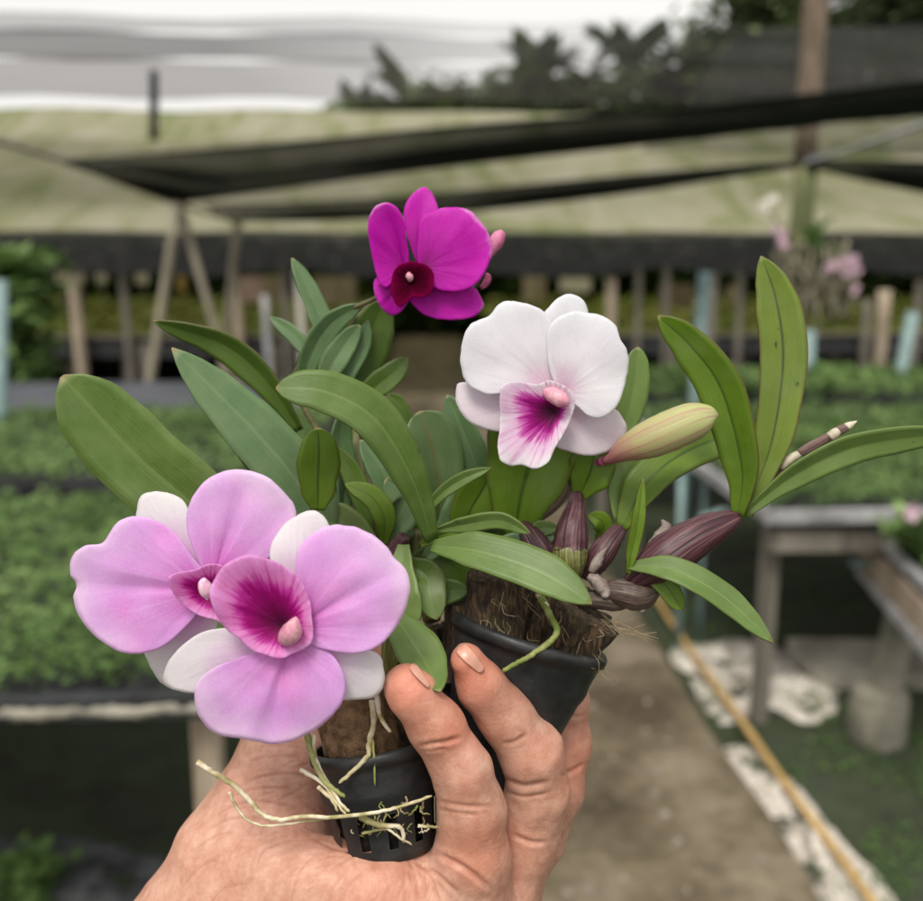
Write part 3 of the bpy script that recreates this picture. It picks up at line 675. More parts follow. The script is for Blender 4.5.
# orchid clinging to the pole
t = thing('hanging_orchid', W(815, 300, 6.35), 'pink flowered orchid with grey root mass clinging to the tall wooden pole', 'orchid')
V, Fc = [], []
parts = []
for i in range(60):
    x0 = random.uniform(775, 850); y0 = random.uniform(240, 275); pts = [tuple(W(x0+random.uniform(-4, 4)*k*.6, y0+k*random.uniform(8, 16), 6.35+random.uniform(-.1, .1))) for k in range(5)]
    parts.append(tube([Vector(q) for q in cr(pts, 9)], random.uniform(.008, .02), 5))
mk('root_mass', *join(*parts), M['roots_grey'], t)
def strapleaf(p0, p1, wd, bend=.1):
    p0, p1 = Vector(p0), Vector(p1); V = []; Fc = []; n = 8; s = (p1-p0).cross(FW).normalized()
    for i in range(n):
        t_ = i/(n-1); c = p0.lerp(p1, t_)+Vector((0, 0, bend*math.sin(math.pi*t_))); ww = wd*math.sin(math.pi*min(.98, .15+t_*.85))
        V += [c-s*ww, c+FW*ww*.3, c+s*ww]
    for i in range(n-1):
        k = i*3; Fc += [(k, k+1, k+4, k+3), (k+1, k+2, k+5, k+4)]
    return V, Fc
for i in range(14):
    x0 = random.uniform(795, 830); a = W(x0, 268, 6.35); b = W(x0+random.uniform(-25, 40), random.uniform(215, 255), 6.3+random.uniform(-.1, .1))
    mk('leaf', *strapleaf(a, b, .025), M['seed2'], t)
def cluster(px, py, Y, rad, n, m, parent):
    for q in range(n):
        c = W(px+random.gauss(0, rad*.45), py+random.gauss(0, rad*.45), Y+random.uniform(-.05, .05)); V = []; Fc = []
        a0 = random.random()*6; r = rad*.42*Y/F
        for j in range(5):
            a = a0+j*1.257; k = len(V); u_ = RT*math.cos(a)+UP*math.sin(a); v_ = -RT*math.sin(a)+UP*math.cos(a)
            V += [c, c+u_*r*.5+v_*r*.42, c+u_*r-FW*r*.2, c+u_*r*.5-v_*r*.42]; Fc.append((k, k+1, k+2, k+3))
        mk('flower', V, Fc, m, parent, smooth=False)
cluster(848, 266, 6.2, 15, 7, M['pinkcloth'], t); cluster(853, 286, 6.2, 9, 3, M['pinkcloth'], t)
cluster(779, 234, 6.2, 12, 5, M['pinkcloth'], t); cluster(767, 207, 6.2, 12, 5, M['cream'], t)
for a, b in (((848, 268), (822, 285)), ((779, 234), (800, 262)), ((767, 207), (798, 258)), ((853, 288), (825, 290))):
    mk('stem', *tube([W(a[0], a[1], 6.22), W((a[0]+b[0])/2, (a[1]+b[1])/2-4, 6.25), W(b[0], b[1], 6.35)], .006, 6), M['stem'], t)
# small pink flower plant right of bench
t = thing('potted_seedling', G(912, 525, .65), 'small plant with one pink flower at the right edge on the near bench', 'plant')
leafscatter('leaves', M['seed'], [tuple(P(912+random.gauss(0, 9), 535+random.gauss(0, 8), 2.62+random.gauss(0, .05))) for i in range(110)], '', '', .05, 1, False, t)
cc = P(911, 513, 2.55); V = []; Fc = []
for j in range(5):
    a = j*1.257; k = len(V); r = .03; u_ = RT*math.cos(a)+UP*math.sin(a); v_ = -RT*math.sin(a)+UP*math.cos(a)
    V += [cc, cc+u_*r*.5+v_*r*.45, cc+u_*r-FW*.01, cc+u_*r*.5-v_*r*.45]; Fc.append((k, k+1, k+2, k+3))
mk('flower', V, Fc, M['pinkcloth'], t, smooth=False)
# leafy bush at left edge
t = thing('leafy_bush', (W(15, 300, 6.8).x, 6.8, 0), 'leafy light green bush beside the turquoise pipe at the left edge', 'bush')
sp = []
for i in range(1500):
    sp.append(tuple(W(random.gauss(8, 19), random.uniform(255, 385), 6.8+random.gauss(0, .25))))
leafscatter('foliage', M['seed'], sp, '', '', .13, .9, False, t)
mk('stem', *tube([Vector((W(15, 300, 6.8).x, 6.8, z)) for z in (0, .5, 1, 1.4)], .03, 6), M['bark'], t)
# trees
def palm(px, ptop, Y, scale, label):
    top = W(px, ptop, Y); t = thing('palm_tree', (top.x, Y, 0), label, 'palm tree', 'trees beyond the nursery')
    hub = top-Vector((0, 0, scale*1.1))
    mk('trunk', *tube([Vector((top.x+.2*math.sin(k*.7), Y, hub.z*k/8)) for k in range(9)], [.22-.012*k for k in range(9)], 8), M['bark'], t)
    base = Vector((top.x+.2*math.sin(5.6), Y, hub.z)); V = []; Fc = []
    for f in range(15):
        az = f*2.4+random.random()*.3; el = random.uniform(-.1, 1.25); L = scale*random.uniform(1.6, 2.3)
        d = Vector((math.cos(az)*math.cos(el), math.sin(az)*math.cos(el), math.sin(el))); p = base.copy()
        for s in range(11):
            t_ = s/10; q = base+d*L*t_-Vector((0, 0, 1))*L*.8*t_*t_*math.cos(el*.8)
            sidev = d.cross(Vector((0, 0, 1))).normalized(); ll = L*.17*math.sin(math.pi*min(1, .15+t_*.8))
            for sg in (-1, 1):
                k = len(V); e = q+sidev*sg*ll+d*ll*.5-Vector((0, 0, ll*.5)); V += [q, q+d*L*.13, e]; Fc.append((k, k+1, k+2))
            if s:
                k = len(V); V += [p+sidev*.03*scale, p-sidev*.03*scale, q-sidev*.02*scale, q+sidev*.02*scale]; Fc.append((k, k+1, k+2, k+3))
            p = q
    mk('crown', V, Fc, M['treeleaf'], t, smooth=False)
palm(412, 52, 30, 1.5, 'leftmost palm against the pale sky, standing apart from the others')
palm(505, 72, 31, 1.2, 'smaller palm low between the lone left palm and the taller palms')
palm(541, 30, 30, 1.6, 'tall palm in the middle of the row, left of two others')
palm(590, 18, 30, 1.7, 'tallest palm in the row, above the white orchid')
palm(638, 20, 31, 1.7, 'tall palm just right of the tallest one')
palm(669, 50, 30, 1.4, 'palm at the right end of the row, beside the net curtain')
palm(360, 86, 32, 1.1, 'low palm at the left end of the tree line')
for (px_, py_, Y, wx, wz, n_, lab) in ((400, 126, 29, 2.6, .6, 1800, 'low dark bush at the left end of the tree line below the lone palm'),
                                  (500, 122, 29, 2.4, .8, 2400, 'dark bush below the small palm behind the black net'),
                                  (590, 116, 29, 3.2, .9, 3400, 'broad dark tree below the tallest palm'),
                                  (700, 96, 28, 2.2, 1.2, 2600, 'rounded dark tree left of the tall wooden pole'),
                                  (775, 62, 27, 2.4, 1.7, 3200, 'tall dark tree directly behind the tall wooden pole'),
                                  (850, 52, 26, 2.4, 1.7, 3200, 'dark tree right of the tall wooden pole'),
                                  (925, 55, 26, 2.4, 2.3, 3200, 'dark tree at the upper right edge'),
                                  (778, 12, 30, 1.3, 1.3, 1100, 'slender dark tree top left of the tall wooden pole, against the sky')):
    c = W(px_, py_, Y); c.z -= wz*.45; shrub('broadleaf_tree', c, wx, 1.5, wz*1.5, int(n_*1.5), M['treeleaf'], lab, 'tree', .36)
# =============================== FOREGROUND ===============================
D0 = .30
LEAFPROF = [(0, .28), (.12, .5), (.3, .86), (.5, 1), (.7, .93), (.85, .68), (.94, .4), (1, .03)]
ROUND = [(0, .3), (.12, .55), (.3, .88), (.5, 1), (.72, .98), (.87, .8), (.95, .52), (1, .05)]
def prof(tab, t):
    for (a, x), (b, y) in zip(tab, tab[1:]):
        if t <= b: q = (t-a)/(b-a); q = q*q*(3-2*q)*.5+q*.5; return x+(y-x)*q
    return tab[-1][1]
def leaf(parent, pts, wpx, m='leaf_mid', fold=.35, roll=0., tab=LEAFPROF, n=30, curl=0., twist=0., label=None, name='leaf'):
    """pts base->tip (px,py,depth)"""
    P3 = cr([tuple(P(*q)) for q in pts], n); dm = sum(q[2] for q in pts)/len(pts); Wd = wpx/2*dm/F
    V = []; Fc = []; UV = []; us = [-1, -.75, -.5, -.25, -.08, 0, .08, .25, .5, .75, 1]; nu = len(us); ph = random.random()*6
    for i, p in enumerate(P3):
        t = i/(n-1); p = Vector(p)
        T = Vector(P3[min(i+1, n-1)])-Vector(P3[max(i-1, 0)]); T.normalize()
        view = (p-CAM).normalized(); s = T.cross(view)
        s = (s if s.length > 1e-4 else RT).normalized(); nn = s.cross(T).normalized()
        if nn.dot(view) > 0: nn = -nn      # towards the camera
        r = roll+twist*(t-.5); s2 = s*math.cos(r)+nn*math.sin(r); n2 = nn*math.cos(r)-s*math.sin(r)
        w_ = Wd*prof(tab, t)*(1+.03*math.sin(t*11+ph))
        for u in us:
            rise = fold*abs(u)**1.15*(1-.5*t)+curl*u*u+.05*math.sin(t*9+ph+u)*abs(u)
            V.append(p+s2*(u*w_)+n2*(rise*w_)); UV.append((.5+u*.5, t))
    for i in range(n-1):
        for j in range(nu-1): k = i*nu+j; Fc.append((k, k+1, k+nu+1, k+nu))
    o = mk(name, V, Fc, M[m], parent, UV)
    md = o.modifiers.new('thick', 'SOLIDIFY'); md.thickness = .0007; md.offset = 0
    if label: o['label'] = label
    return o
def petal(parent, outline, base, conv, d0, a1=0., a2=0., ruff=.0006, crease=.0, m='white', name='petal', label=None, axis=None, k=5, thick=.00028, pw=2.0, rings=22, tilt=(0, 0)):
    o = crc([conv(*q) for q in outline], 96); b = np.array(conv(*base)); V = []; Fc = []; UV = []; n = len(o)
    R0 = max(np.linalg.norm(q-b) for q in o); zz = random.random()*99
    o = [q+(q-b)/max(1e-6, np.linalg.norm(q-b))*(.9*noise.noise(Vector((q[0]*.11, q[1]*.11, zz)))+.35*noise.noise(Vector((q[0]*.5, q[1]*.5, zz)))) for q in o]
    ax_ = np.array(conv(*axis))-b if axis else (sum(o)/n-b); axang = math.atan2(ax_[1], ax_[0]); ph = random.random()*6
    for r in range(rings+1):
        s = (r/rings)
        for i, q in enumerate(o):
            pt = b+(q-b)*s; rel = pt-b; rr = np.linalg.norm(rel)/R0; an = math.atan2(q[1]-b[1], q[0]-b[0])-axang
            an = (an+math.pi) % (2*math.pi)-math.pi
            d = d0+a1*rr+a2*rr**pw+ruff*math.sin(an*k+ph)*rr**3*1.5+crease*math.exp(-(an/.13)**2)*rr*(1.15-rr)*2
            d += ruff*(1.6*noise.noise(Vector((pt[0]*.028, pt[1]*.028, ph)))+.35*noise.noise(Vector((an*5, rr*1.5, ph))))*min(1, rr*2)
            # rolled edge away from the viewer
            d += .00025*max(0, (s-.9)/.1)**2
            d += tilt[0]*rel[0]/R0+tilt[1]*rel[1]/R0
            V.append(P(pt[0], pt[1], d)); UV.append(((an+math.pi)/(2*math.pi), s if name == 'lip' else rr*.35+s*.65))
    for r in range(rings):
        for i in range(n):
            j = (i+1) % n; Fc.append((r*n+i, r*n+j, (r+1)*n+j, (r+1)*n+i))
    ob = mk(name, V, Fc, M[m], parent, UV)
    md = ob.modifiers.new('w', 'WELD'); md.merge_threshold = 1e-6
    md = ob.modifiers.new('t', 'SOLIDIFY'); md.thickness = thick; md.offset = 1
    if label: ob['label'] = label
    return ob
def blob(pts, seg=14, n=14, wob=.0):
    """lathe-like solid through (px,py,d,rpx) list"""
    q = cr(pts, n); path = [P(a[0], a[1], a[2]) for a in q]; rad = [max(.00005, a[3])*a[2]/F for a in q]
    return tube(path, rad, seg, True, wob)
def root(parent, pts, rpx, m='root', name='root', wig=.6):
    q = cr(pts, max(10, 5*len(pts))); 
    path = [P(a[0]+wig*noise.noise(Vector((i*.6, a[0], 0)))*2, a[1]+wig*noise.noise(Vector((i*.6, 9, a[1])))*2, a[2]) for i, a in enumerate(q)]; n = len(path)
    rad = [rpx*a[2]/F*(1-.45*i/n)*(1+.2*noise.noise(Vector((i*.7, 3, a[0])))) for i, a in enumerate(q)]
    rad[-1] *= .4
    return mk(name, *tube(path, rad, 8, True, .15), M[m], parent)
def pot(parent, top, bot, rt, rb, slits=False, m='pot'):
    A = P(*top); B = P(*bot); ax = (B-A).normalized(); s = ax.cross(FW).normalized(); u = s.cross(ax); L = (B-A).length
    prf = [(0, .955*rt, 0), (.0, 1.03*rt, 0), (.0, 1.06*rt, .03), (0, 1.06*rt, .10), (0, 1.0*rt, .115)]
    for k in range(1, 15):
        t = .115+.885*k/14; r = rt+(rb-rt)*((t-.115)/.885); r *= 1.0
        prf.append((0, r, t))
        if k in (4, 5): prf[-1] = (0, r*1.025, t)
    prf += [(0, rb*.93, 1.02), (0, rb*.4, 1.02)]
    inner = [(0, rb*.4, 1.0), (0, rb*.88, .985), (0, rt*.94, .12), (0, rt*.955, 0)]
    seg = 72; rows = prf+inner; V = []; Fc = []
    for (_, r, t) in rows:
        for j in range(seg):
            a = 2*math.pi*j/seg; V.append(A+ax*(t*L)+(s*math.cos(a)+u*math.sin(a))*r)
    nO = len(prf)
    for i in range(len(rows)-1):
        for j in range(seg):
            if slits and 10 < i < nO-5 and j % 6 in (2, 3): continue
            if slits and i == nO+1-0 and False: continue
            k = (j+1) % seg; Fc.append((i*seg+j, i*seg+k, (i+1)*seg+k, (i+1)*seg+j))
    # inner wall of a slitted pot stops above the slits
    if slits:
        Fc = [f for f in Fc if not (min(f)//seg == nO+1)]
    return mk('pot', V, Fc, M[m], parent, smooth=True)
def husk(parent, top, bot, r1, r2, m='husk', sq=0., name='husk_chunk', jag=.12, seg=48):
    A = P(*top); B = P(*bot); ax = (B-A).normalized(); s = ax.cross(FW).normalized(); u = s.cross(ax); L = (B-A).length; V = []; Fc = []; rows = 26
    sd_ = random.random()*50
    for i in range(rows):
        t = i/(rows-1)
        for j in range(seg):
            a = 2*math.pi*j/seg; c, si = math.cos(a), math.sin(a)
            k = 1/max(abs(c), abs(si))**sq if sq else 1
            r = (r1+(r2-r1)*t)*k*(.9+jag*noise.noise(Vector((c*3.2, si*3.2, t*.7+sd_)))+.1*noise.noise(Vector((c*14, si*14, t*1.3+sd_)))+.05*noise.noise(Vector((c*40, si*40, t*3))))
            ti = t
            if i == 0: ti = t+.07*noise.noise(Vector((c*4, si*4, sd_)))
            V.append(A+ax*(ti*L)+(s*c+u*si)*r)
    for i in range(rows-1):
        for j in range(seg): k = (j+1) % seg; Fc.append((i*seg+j, i*seg+k, (i+1)*seg+k, (i+1)*seg+j))
    # top cap rings
    prev = 0
    for q, f in enumerate((.75, .4, .05)):
        b = len(V)
        for j in range(seg):
            p = V[j]; V.append(A.lerp(p, f)+ax*(.05*L*noise.noise(Vector((j*.4, q*3., sd_)))))
        for j in range(seg): k = (j+1) % seg; Fc.append((prev+j, b+j, b+k, prev+k))
        prev = b
    return mk(name, V, Fc, M[m], parent)
def conv_of(ox, oy, sc): return lambda x, y: (ox+x/sc, oy+y/sc)
M['fibre'] = noisy('coir_fibre', (.14, .10, .05), (.32, .25, .15), 100, .9, .2, .0005)
M['husk_dark'] = noisy('dark_potting_fill', (.008, .006, .005), (.03, .022, .015), 400, .95, .8, .002)
# ---------------- plant A : lilac ----------------
pA = thing('potted_orchid', P(385, 842, .30), 'orchid with two lilac flowers in a small black pot resting in the palm', 'potted orchid', 'orchid seedlings held in the hand')
pot(pA, (374, 742, .307), (388, 848, .303), .0212, .0168, slits=True)
husk(pA, (350, 690, .309), (372, 780, .306), .0150, .0150, 'coir', name='coir_block', jag=.05)
husk(pA, (374, 770, .306), (387, 838, .304), .0178, .0160, 'husk_dark', name='potting_fill', jag=.1)
husk(pA, (405, 706, .318), (386, 838, .305), .0120, .0120, 'husk')
LA = lambda *a, **k: leaf(pA, *a, **k)
LA([(262, 592, .31), (205, 518, .305), (135, 455, .297), (62, 376, .288)], 84, 'leaf_mid', fold=.28, roll=-.12, tab=ROUND, label='broad left leaf with pale midrib fold')
LA([(330, 560, .318), (308, 500, .312), (262, 440, .306), (172, 348, .30)], 62, 'leaf_blue', fold=.3, roll=.15)
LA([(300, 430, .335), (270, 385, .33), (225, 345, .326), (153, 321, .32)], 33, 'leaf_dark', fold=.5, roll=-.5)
LA([(432, 540, .30), (412, 480, .288), (375, 420, .278), (325, 392, .274), (276, 388, .272)], 46, 'leaf_mid', fold=.2, roll=.35, tab=ROUND, label='long arching leaf bending over to the left')
LA([(318, 510, .30), (318, 480, .297), (319, 450, .294), (318, 428, .292)], 43, 'leaf_bright', fold=.25, tab=[(0, .3), (.2, .8), (.5, 1), (.8, .8), (.93, .5), (1, .1)], label='short oval upright leaf with dark midrib')
LA([(262, 490, .315), (240, 440, .33), (212, 402, .335)], 34, 'leaf_bright', fold=.3, roll=.7)
LA([(270, 500, .318), (262, 470, .316), (250, 455, .31), (240, 447, .305)], 22, 'leaf_bright', fold=.5)
LA([(392, 612, .30), (408, 636, .292), (425, 662, .285), (440, 692, .272)], 46, 'leaf_mid', fold=.25, roll=-.25, label='leaf hanging down between the fingertips')
LA([(404, 545, .308), (400, 590, .302), (402, 612, .30), (398, 640, .298)], 46, 'leaf_mid', fold=.3, roll=.3)
LA([(400, 560, .315), (425, 575, .312), (430, 595, .308), (437, 620, .305)], 36, 'leaf_dark', fold=.3)
LA([(392, 590, .318), (418, 600, .316), (444, 592, .315), (470, 590, .314)], 28, 'leaf_mid', fold=.3)
LA([(383, 545, .322), (384, 520, .318), (372, 498, .316), (345, 484, .315)], 26, 'leaf_bright', fold=.4, roll=.4)
LA([(375, 560, .32), (360, 540, .318), (340, 520, .316), (310, 512, .314)], 36, 'leaf_mid', fold=.3)
LA([(380, 545, .325), (400, 515, .322), (405, 495, .32), (385, 480, .318)], 42, 'leaf_blue', fold=.3, tab=ROUND)
LA([(340, 530, .335), (345, 480, .335), (340, 440, .333), (345, 405, .33)], 28, 'leaf_blue', fold=.4, roll=.6)
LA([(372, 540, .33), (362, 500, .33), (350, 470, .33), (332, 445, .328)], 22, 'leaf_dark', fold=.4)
for pts, m_ in (([(384, 570, .318, 6), (390, 562, .316, 12), (398, 548, .314, 10), (404, 536, .312, 6)], 'bulb_purple'),
                ([(350, 660, .318, 5), (352, 630, .318, 12), (356, 590, .318, 13), (360, 560, .318, 7)], 'bulb_green'),
                ([(392, 680, .318, 6), (395, 650, .318, 14), (400, 610, .316, 14), (402, 570, .314, 8)], 'bulb_green')):
    V, Fc, UV = blob(pts, 18, 18, .05); mk('pseudobulb', V, Fc, M[m_], pA, UV)
# roots A
R1 = lambda *a, **k: root(pA, *a, **k)
R1([(197, 762, .283), (214, 773, .283), (232, 784, .284), (246, 797, .284), (262, 814, .2835), (280, 820, .2815), (300, 817, .2800), (340, 817, .2775), (380, 812, .2775), (405, 805, .279), (432, 796, .279)], 2.9, name='root')
R1([(229, 792, .286), (236, 806, .286), (246, 819, .285), (262, 826, .284), (285, 824, .282), (320, 820, .280), (345, 815, .278)], 1.7)
R1([(300, 770, .285), (322, 783, .284), (336, 802, .281), (346, 815, .278)], 2.2)
R1([(306, 730, .290), (312, 755, .287), (322, 778, .284), (335, 790, .282), (345, 797, .280)], 3.4, 'root_green')
R1([(314, 735, .290), (315, 757, .287), (326, 780, .284), (340, 803, .280), (350, 812, .278)], 2.6)
R1([(372, 700, .292), (374, 722, .290), (369, 744, .2865), (368, 756, .2850), (352, 772, .2835), (339, 783, .2825)], 3.4)
R1([(376, 690, .292), (379, 712, .290), (385, 725, .288), (391, 732, .287)], 3.0)
R1([(371, 735, .2885), (374, 755, .2855), (375, 786, .284)], 1.8, 'root_green')
R1([(318, 787, .283), (332, 800, .281), (338, 812, .279)], 2.2)
R1([(360, 817, .2795), (378, 825, .281), (400, 827, .283), (404, 843, .284)], 3.2)
R1([(362, 834, .283), (385, 829, .282), (400, 838, .283), (412, 845, .285)], 1.6)
R1([(418, 826, .283), (432, 827, .284), (440, 828, .286)], 1.8)
for k in range(26):
    x = random.uniform(350, 428); y = random.uniform(796, 828); dd_ = .3035-math.sqrt(max(1e-6, .0172**2-((x-386)*.3035/F)**2))-.0007
    R1([(x, y, dd_), (x+random.uniform(-5, 5), y+6, dd_-.0012), (x+random.uniform(-10, 10), y+random.uniform(6, 18), dd_-.0003)], random.uniform(.5, 1.3), random.choice(['root', 'fibre', 'root_green']))
# lilac flower rear
c1 = conv_of(50, 450, 2.429)
def flower(parent, pts, m, label):
    V, Fc, UV = blob(pts, 10, 14); o = mk('flower', V, Fc, M[m], parent, UV); o['label'] = label; return o
fA = flower(pA, [(206, 600, .281, 5), (225, 620, .292, 4), (270, 628, .305, 3.2), (330, 622, .315, 3), (352, 600, .317, 3)], 'stem', 'left lilac flower, partly behind the other')
petal(fA, [(210, 160), (225, 110), (270, 102), (320, 120), (345, 170), (385, 250), (390, 330), (330, 300), (260, 240), (220, 190)], (385, 330), c1, .281, a1=-.001, a2=.006, m='lilac_sepal', name='sepal')
petal(fA, [(235, 470), (240, 520), (270, 565), (300, 575), (345, 520), (400, 450), (400, 380), (340, 400)], (390, 350), c1, .2815, a1=.001, a2=.006, m='lilac_sepal', name='sepal')
petal(fA, [(130, 225), (165, 175), (220, 162), (290, 190), (345, 260), (385, 310), (390, 350), (350, 405), (290, 465), (240, 490), (180, 492), (120, 460), (75, 410), (58, 360), (66, 325), (50, 300), (55, 258), (85, 232)], (380, 340), c1, .277, a1=-.006, a2=.005, crease=.0016, ruff=.0007, m='lilac', axis=(62, 325), k=6)
petal(fA, [(340, 130), (375, 78), (440, 48), (510, 58), (560, 92), (597, 150), (580, 220), (530, 262), (460, 300), (395, 320), (350, 240), (333, 180)], (395, 320), c1, .277, a1=-.007, a2=.005, crease=.0018, ruff=.0007, m='lilac', axis=(480, 60), k=6)
petal(fA, [(288, 318), (300, 300), (350, 290), (400, 275), (440, 300), (455, 360), (440, 420), (405, 415), (350, 395), (308, 360)], (395, 345), c1, .278, a1=-.002, a2=-.009, pw=1.5, ruff=.0005, m='lilac_lip', name='lip')
V, Fc, UV = blob([(206, 596, .2715, 2), (207, 592, .2695, 7), (204, 584, .2680, 6), (204, 579, .267, 2)], 14, 12); mk('column', V, Fc, M['column_pale'], fA, UV)
# lilac flower front
fB = flower(pA, [(290, 634, .268, 5), (300, 640, .28, 4), (330, 640, .30, 3.4), (352, 630, .312, 3), (358, 605, .317, 3)], 'stem', 'front lilac flower with dark magenta throat')
petal(fB, [(535, 250), (562, 190), (610, 155), (650, 150), (680, 190), (690, 280), (650, 360), (600, 390), (560, 330)], (590, 420), c1, .268, a1=-.003, a2=.006, m='lilac_sepal', name='sepal')
petal(fB, [(480, 440), (400, 435), (340, 460), (290, 510), (275, 560), (300, 583), (370, 590), (460, 560), (560, 500)], (570, 460), c1, .2675, a1=-.003, a2=.007, m='lilac_sepal', name='sepal')
petal(fB, [(690, 480), (770, 488), (803, 505), (810, 565), (790, 597), (740, 606), (690, 600), (620, 530)], (600, 450), c1, .2685, a1=-.002, a2=.006, m='lilac_sepal', name='sepal')
petal(fB, [(598, 300), (605, 240), (645, 198), (690, 182), (750, 190), (810, 225), (835, 262), (866, 292), (874, 342), (852, 412), (810, 466), (760, 491), (700, 490), (630, 470), (590, 430), (590, 360)], (600, 430), c1, .2652, a1=-.007, a2=.006, crease=.0016, ruff=.0007, m='lilac', axis=(850, 280), k=6)
petal(fB, [(352, 600), (358, 565), (400, 530), (470, 510), (540, 480), (600, 470), (650, 475), (695, 510), (718, 565), (708, 615), (660, 668), (600, 702), (545, 714), (470, 702), (400, 688), (362, 645)], (580, 460), c1, .2655, a1=-.006, a2=.0075, crease=.003, ruff=.0007, m='lilac', axis=(530, 710), k=6, label='broad lower petal with pale centre line')
petal(fB, [(388, 355), (396, 320), (430, 275), (482, 256), (540, 268), (592, 300), (626, 350), (638, 420), (632, 470), (590, 494), (560, 506), (500, 490), (455, 455), (415, 420)], (565, 425), c1, .2632, a1=-.001, a2=-.0085, pw=1.25, ruff=.0008, m='lilac_lip', name='lip', k=7)
V, Fc, UV = blob([(281, 640, .2620, 4), (287, 637, .2595, 9.5), (292, 631, .2572, 10.5), (295, 621, .2562, 5), (296, 617, .2560, 1)], 16, 14, .05); mk('column', V, Fc, M['column'], fB, UV)
# ---------------- plant B : white ----------------
pB = thing('potted_orchid', P(497, 728, .312), 'orchid with one white flower and a cream bud in a tilted black pot', 'potted orchid', 'orchid seedlings held in the hand')
pot(pB, (530, 632, .318), (499, 738, .316), .0272, .0185)
husk(pB, (500, 575, .316), (492, 680, .316), .0128, .0125, 'husk', sq=.5, jag=.25)
husk(pB, (588, 613, .308), (562, 652, .311), .0118, .0095, 'husk', sq=.7, jag=.2)
husk(pB, (555, 580, .328), (520, 690, .325), .0185, .018, 'husk', jag=.3)
husk(pB, (470, 600, .322), (472, 680, .322), .0095, .011, 'husk', jag=.3)
# loose fibres
fp = []
for i in range(46):
    x = random.uniform(480, 612); y = 590+(x-480)*.35+random.uniform(-15, 40); d = .300+random.uniform(-.002, .006)
    q = [(x, y, d), (x+random.uniform(-4, 9), y+random.uniform(2, 12), d-.002), (x+random.uniform(-8, 16), y+random.uniform(6, 26), d-.001)]
    fp.append(tube([P(*a) for a in [tuple(z) for z in cr(q, 7)]], .00012, 4))
for i in range(12):
    y = random.uniform(612, 636); l_ = random.uniform(14, 60); q = [(600, y-4, .306), (600+l_*.5, y+random.uniform(-4, 8), .305), (600+l_, y+random.uniform(-8, 20), .304)]
    fp.append(tube([P(*tuple(z)) for z in cr(q, 8)], .00009, 4))
mk('fibres', *join(*fp), M['fibre'], pB)
LB = lambda *a, **k: leaf(pB, *a, **k)
LB([(432, 546, .300), (480, 552, .293), (540, 572, .286), (592, 604, .280)], 46, 'leaf_mid', fold=.22, roll=-.35, label='front leaf lying across the pot')
LB([(436, 530, .303), (465, 524, .300), (500, 520, .297), (530, 533, .294)], 20, 'leaf_mid', fold=.3, roll=.5)
LB([(420, 545, .308), (440, 535, .307), (460, 530, .306), (478, 533, .305)], 20, 'leaf_bright', fold=.3, roll=.2)
LB([(515, 540, .325), (520, 500, .320), (532, 450, .315), (540, 395, .312)], 92, 'leaf_bright', fold=.3, roll=.1, tab=[(0, .15), (.25, .55), (.5, .9), (.75, 1), (.9, .8), (1, .3)], label='broad leaf behind the white flower')
LB([(577, 500, .318), (586, 482, .315), (592, 466, .313), (596, 440, .312)], 46, 'leaf_bright', fold=.3, tab=[(0, .2), (.2, .5), (.45, .95), (.7, 1), (.9, .7), (1, .2)])
LB([(612, 452, .325), (626, 420, .325), (634, 385, .324), (638, 347, .323)], 30, 'leaf_mid', fold=.3, roll=.3, tab=ROUND)
LB([(622, 528, .315), (648, 482, .318), (690, 450, .325), (758, 426, .335)], 44, 'leaf_bright', fold=.4, roll=-.35, tab=ROUND)
LB([(618, 520, .317), (622, 490, .320), (634, 465, .322), (655, 448, .324)], 36, 'leaf_mid', fold=.2, roll=.3)
LB([(738, 516, .306), (742, 468, .303), (722, 390, .300), (690, 345, .298), (658, 316, .297)], 44, 'leaf_bright', fold=.45, roll=-.15, label='arching pointed leaf right of the bud')
LB([(746, 514, .308), (772, 440, .309), (783, 360, .310), (776, 300, .311), (761, 256, .312)], 46, 'leaf_spot', fold=.4, roll=.12, label='tallest upright leaf with small dark spots')
LB([(744, 514, .307), (790, 478, .304), (845, 450, .301), (905, 438, .299), (975, 432, .298)], 34, 'leaf_mid', fold=.35, roll=.55)
LB([(628, 566, .300), (672, 570, .294), (722, 596, .289), (773, 643, .283)], 30, 'leaf_mid', fold=.3, roll=-.4)
LB([(640, 566, .303), (655, 575, .302), (668, 588, .300), (682, 610, .299)], 22, 'leaf_bright', fold=.4, label='short yellowish leaf', tab=ROUND)
LB([(628, 574, .300), (632, 550, .298), (638, 520, .296), (643, 478, .296)], 14, 'leaf_bright', fold=.5, roll=.3)
LB([(560, 560, .325), (555, 545, .322), (540, 530, .32), (560, 528, .318)], 20, 'leaf_mid')
LB([(598, 540, .325), (604, 530, .322), (600, 520, .32), (588, 515, .32)], 20, 'leaf_bright')
LB([(478, 560, .325), (500, 548, .322), (530, 540, .320), (560, 535, .318)], 22, 'leaf_blue', fold=.3)
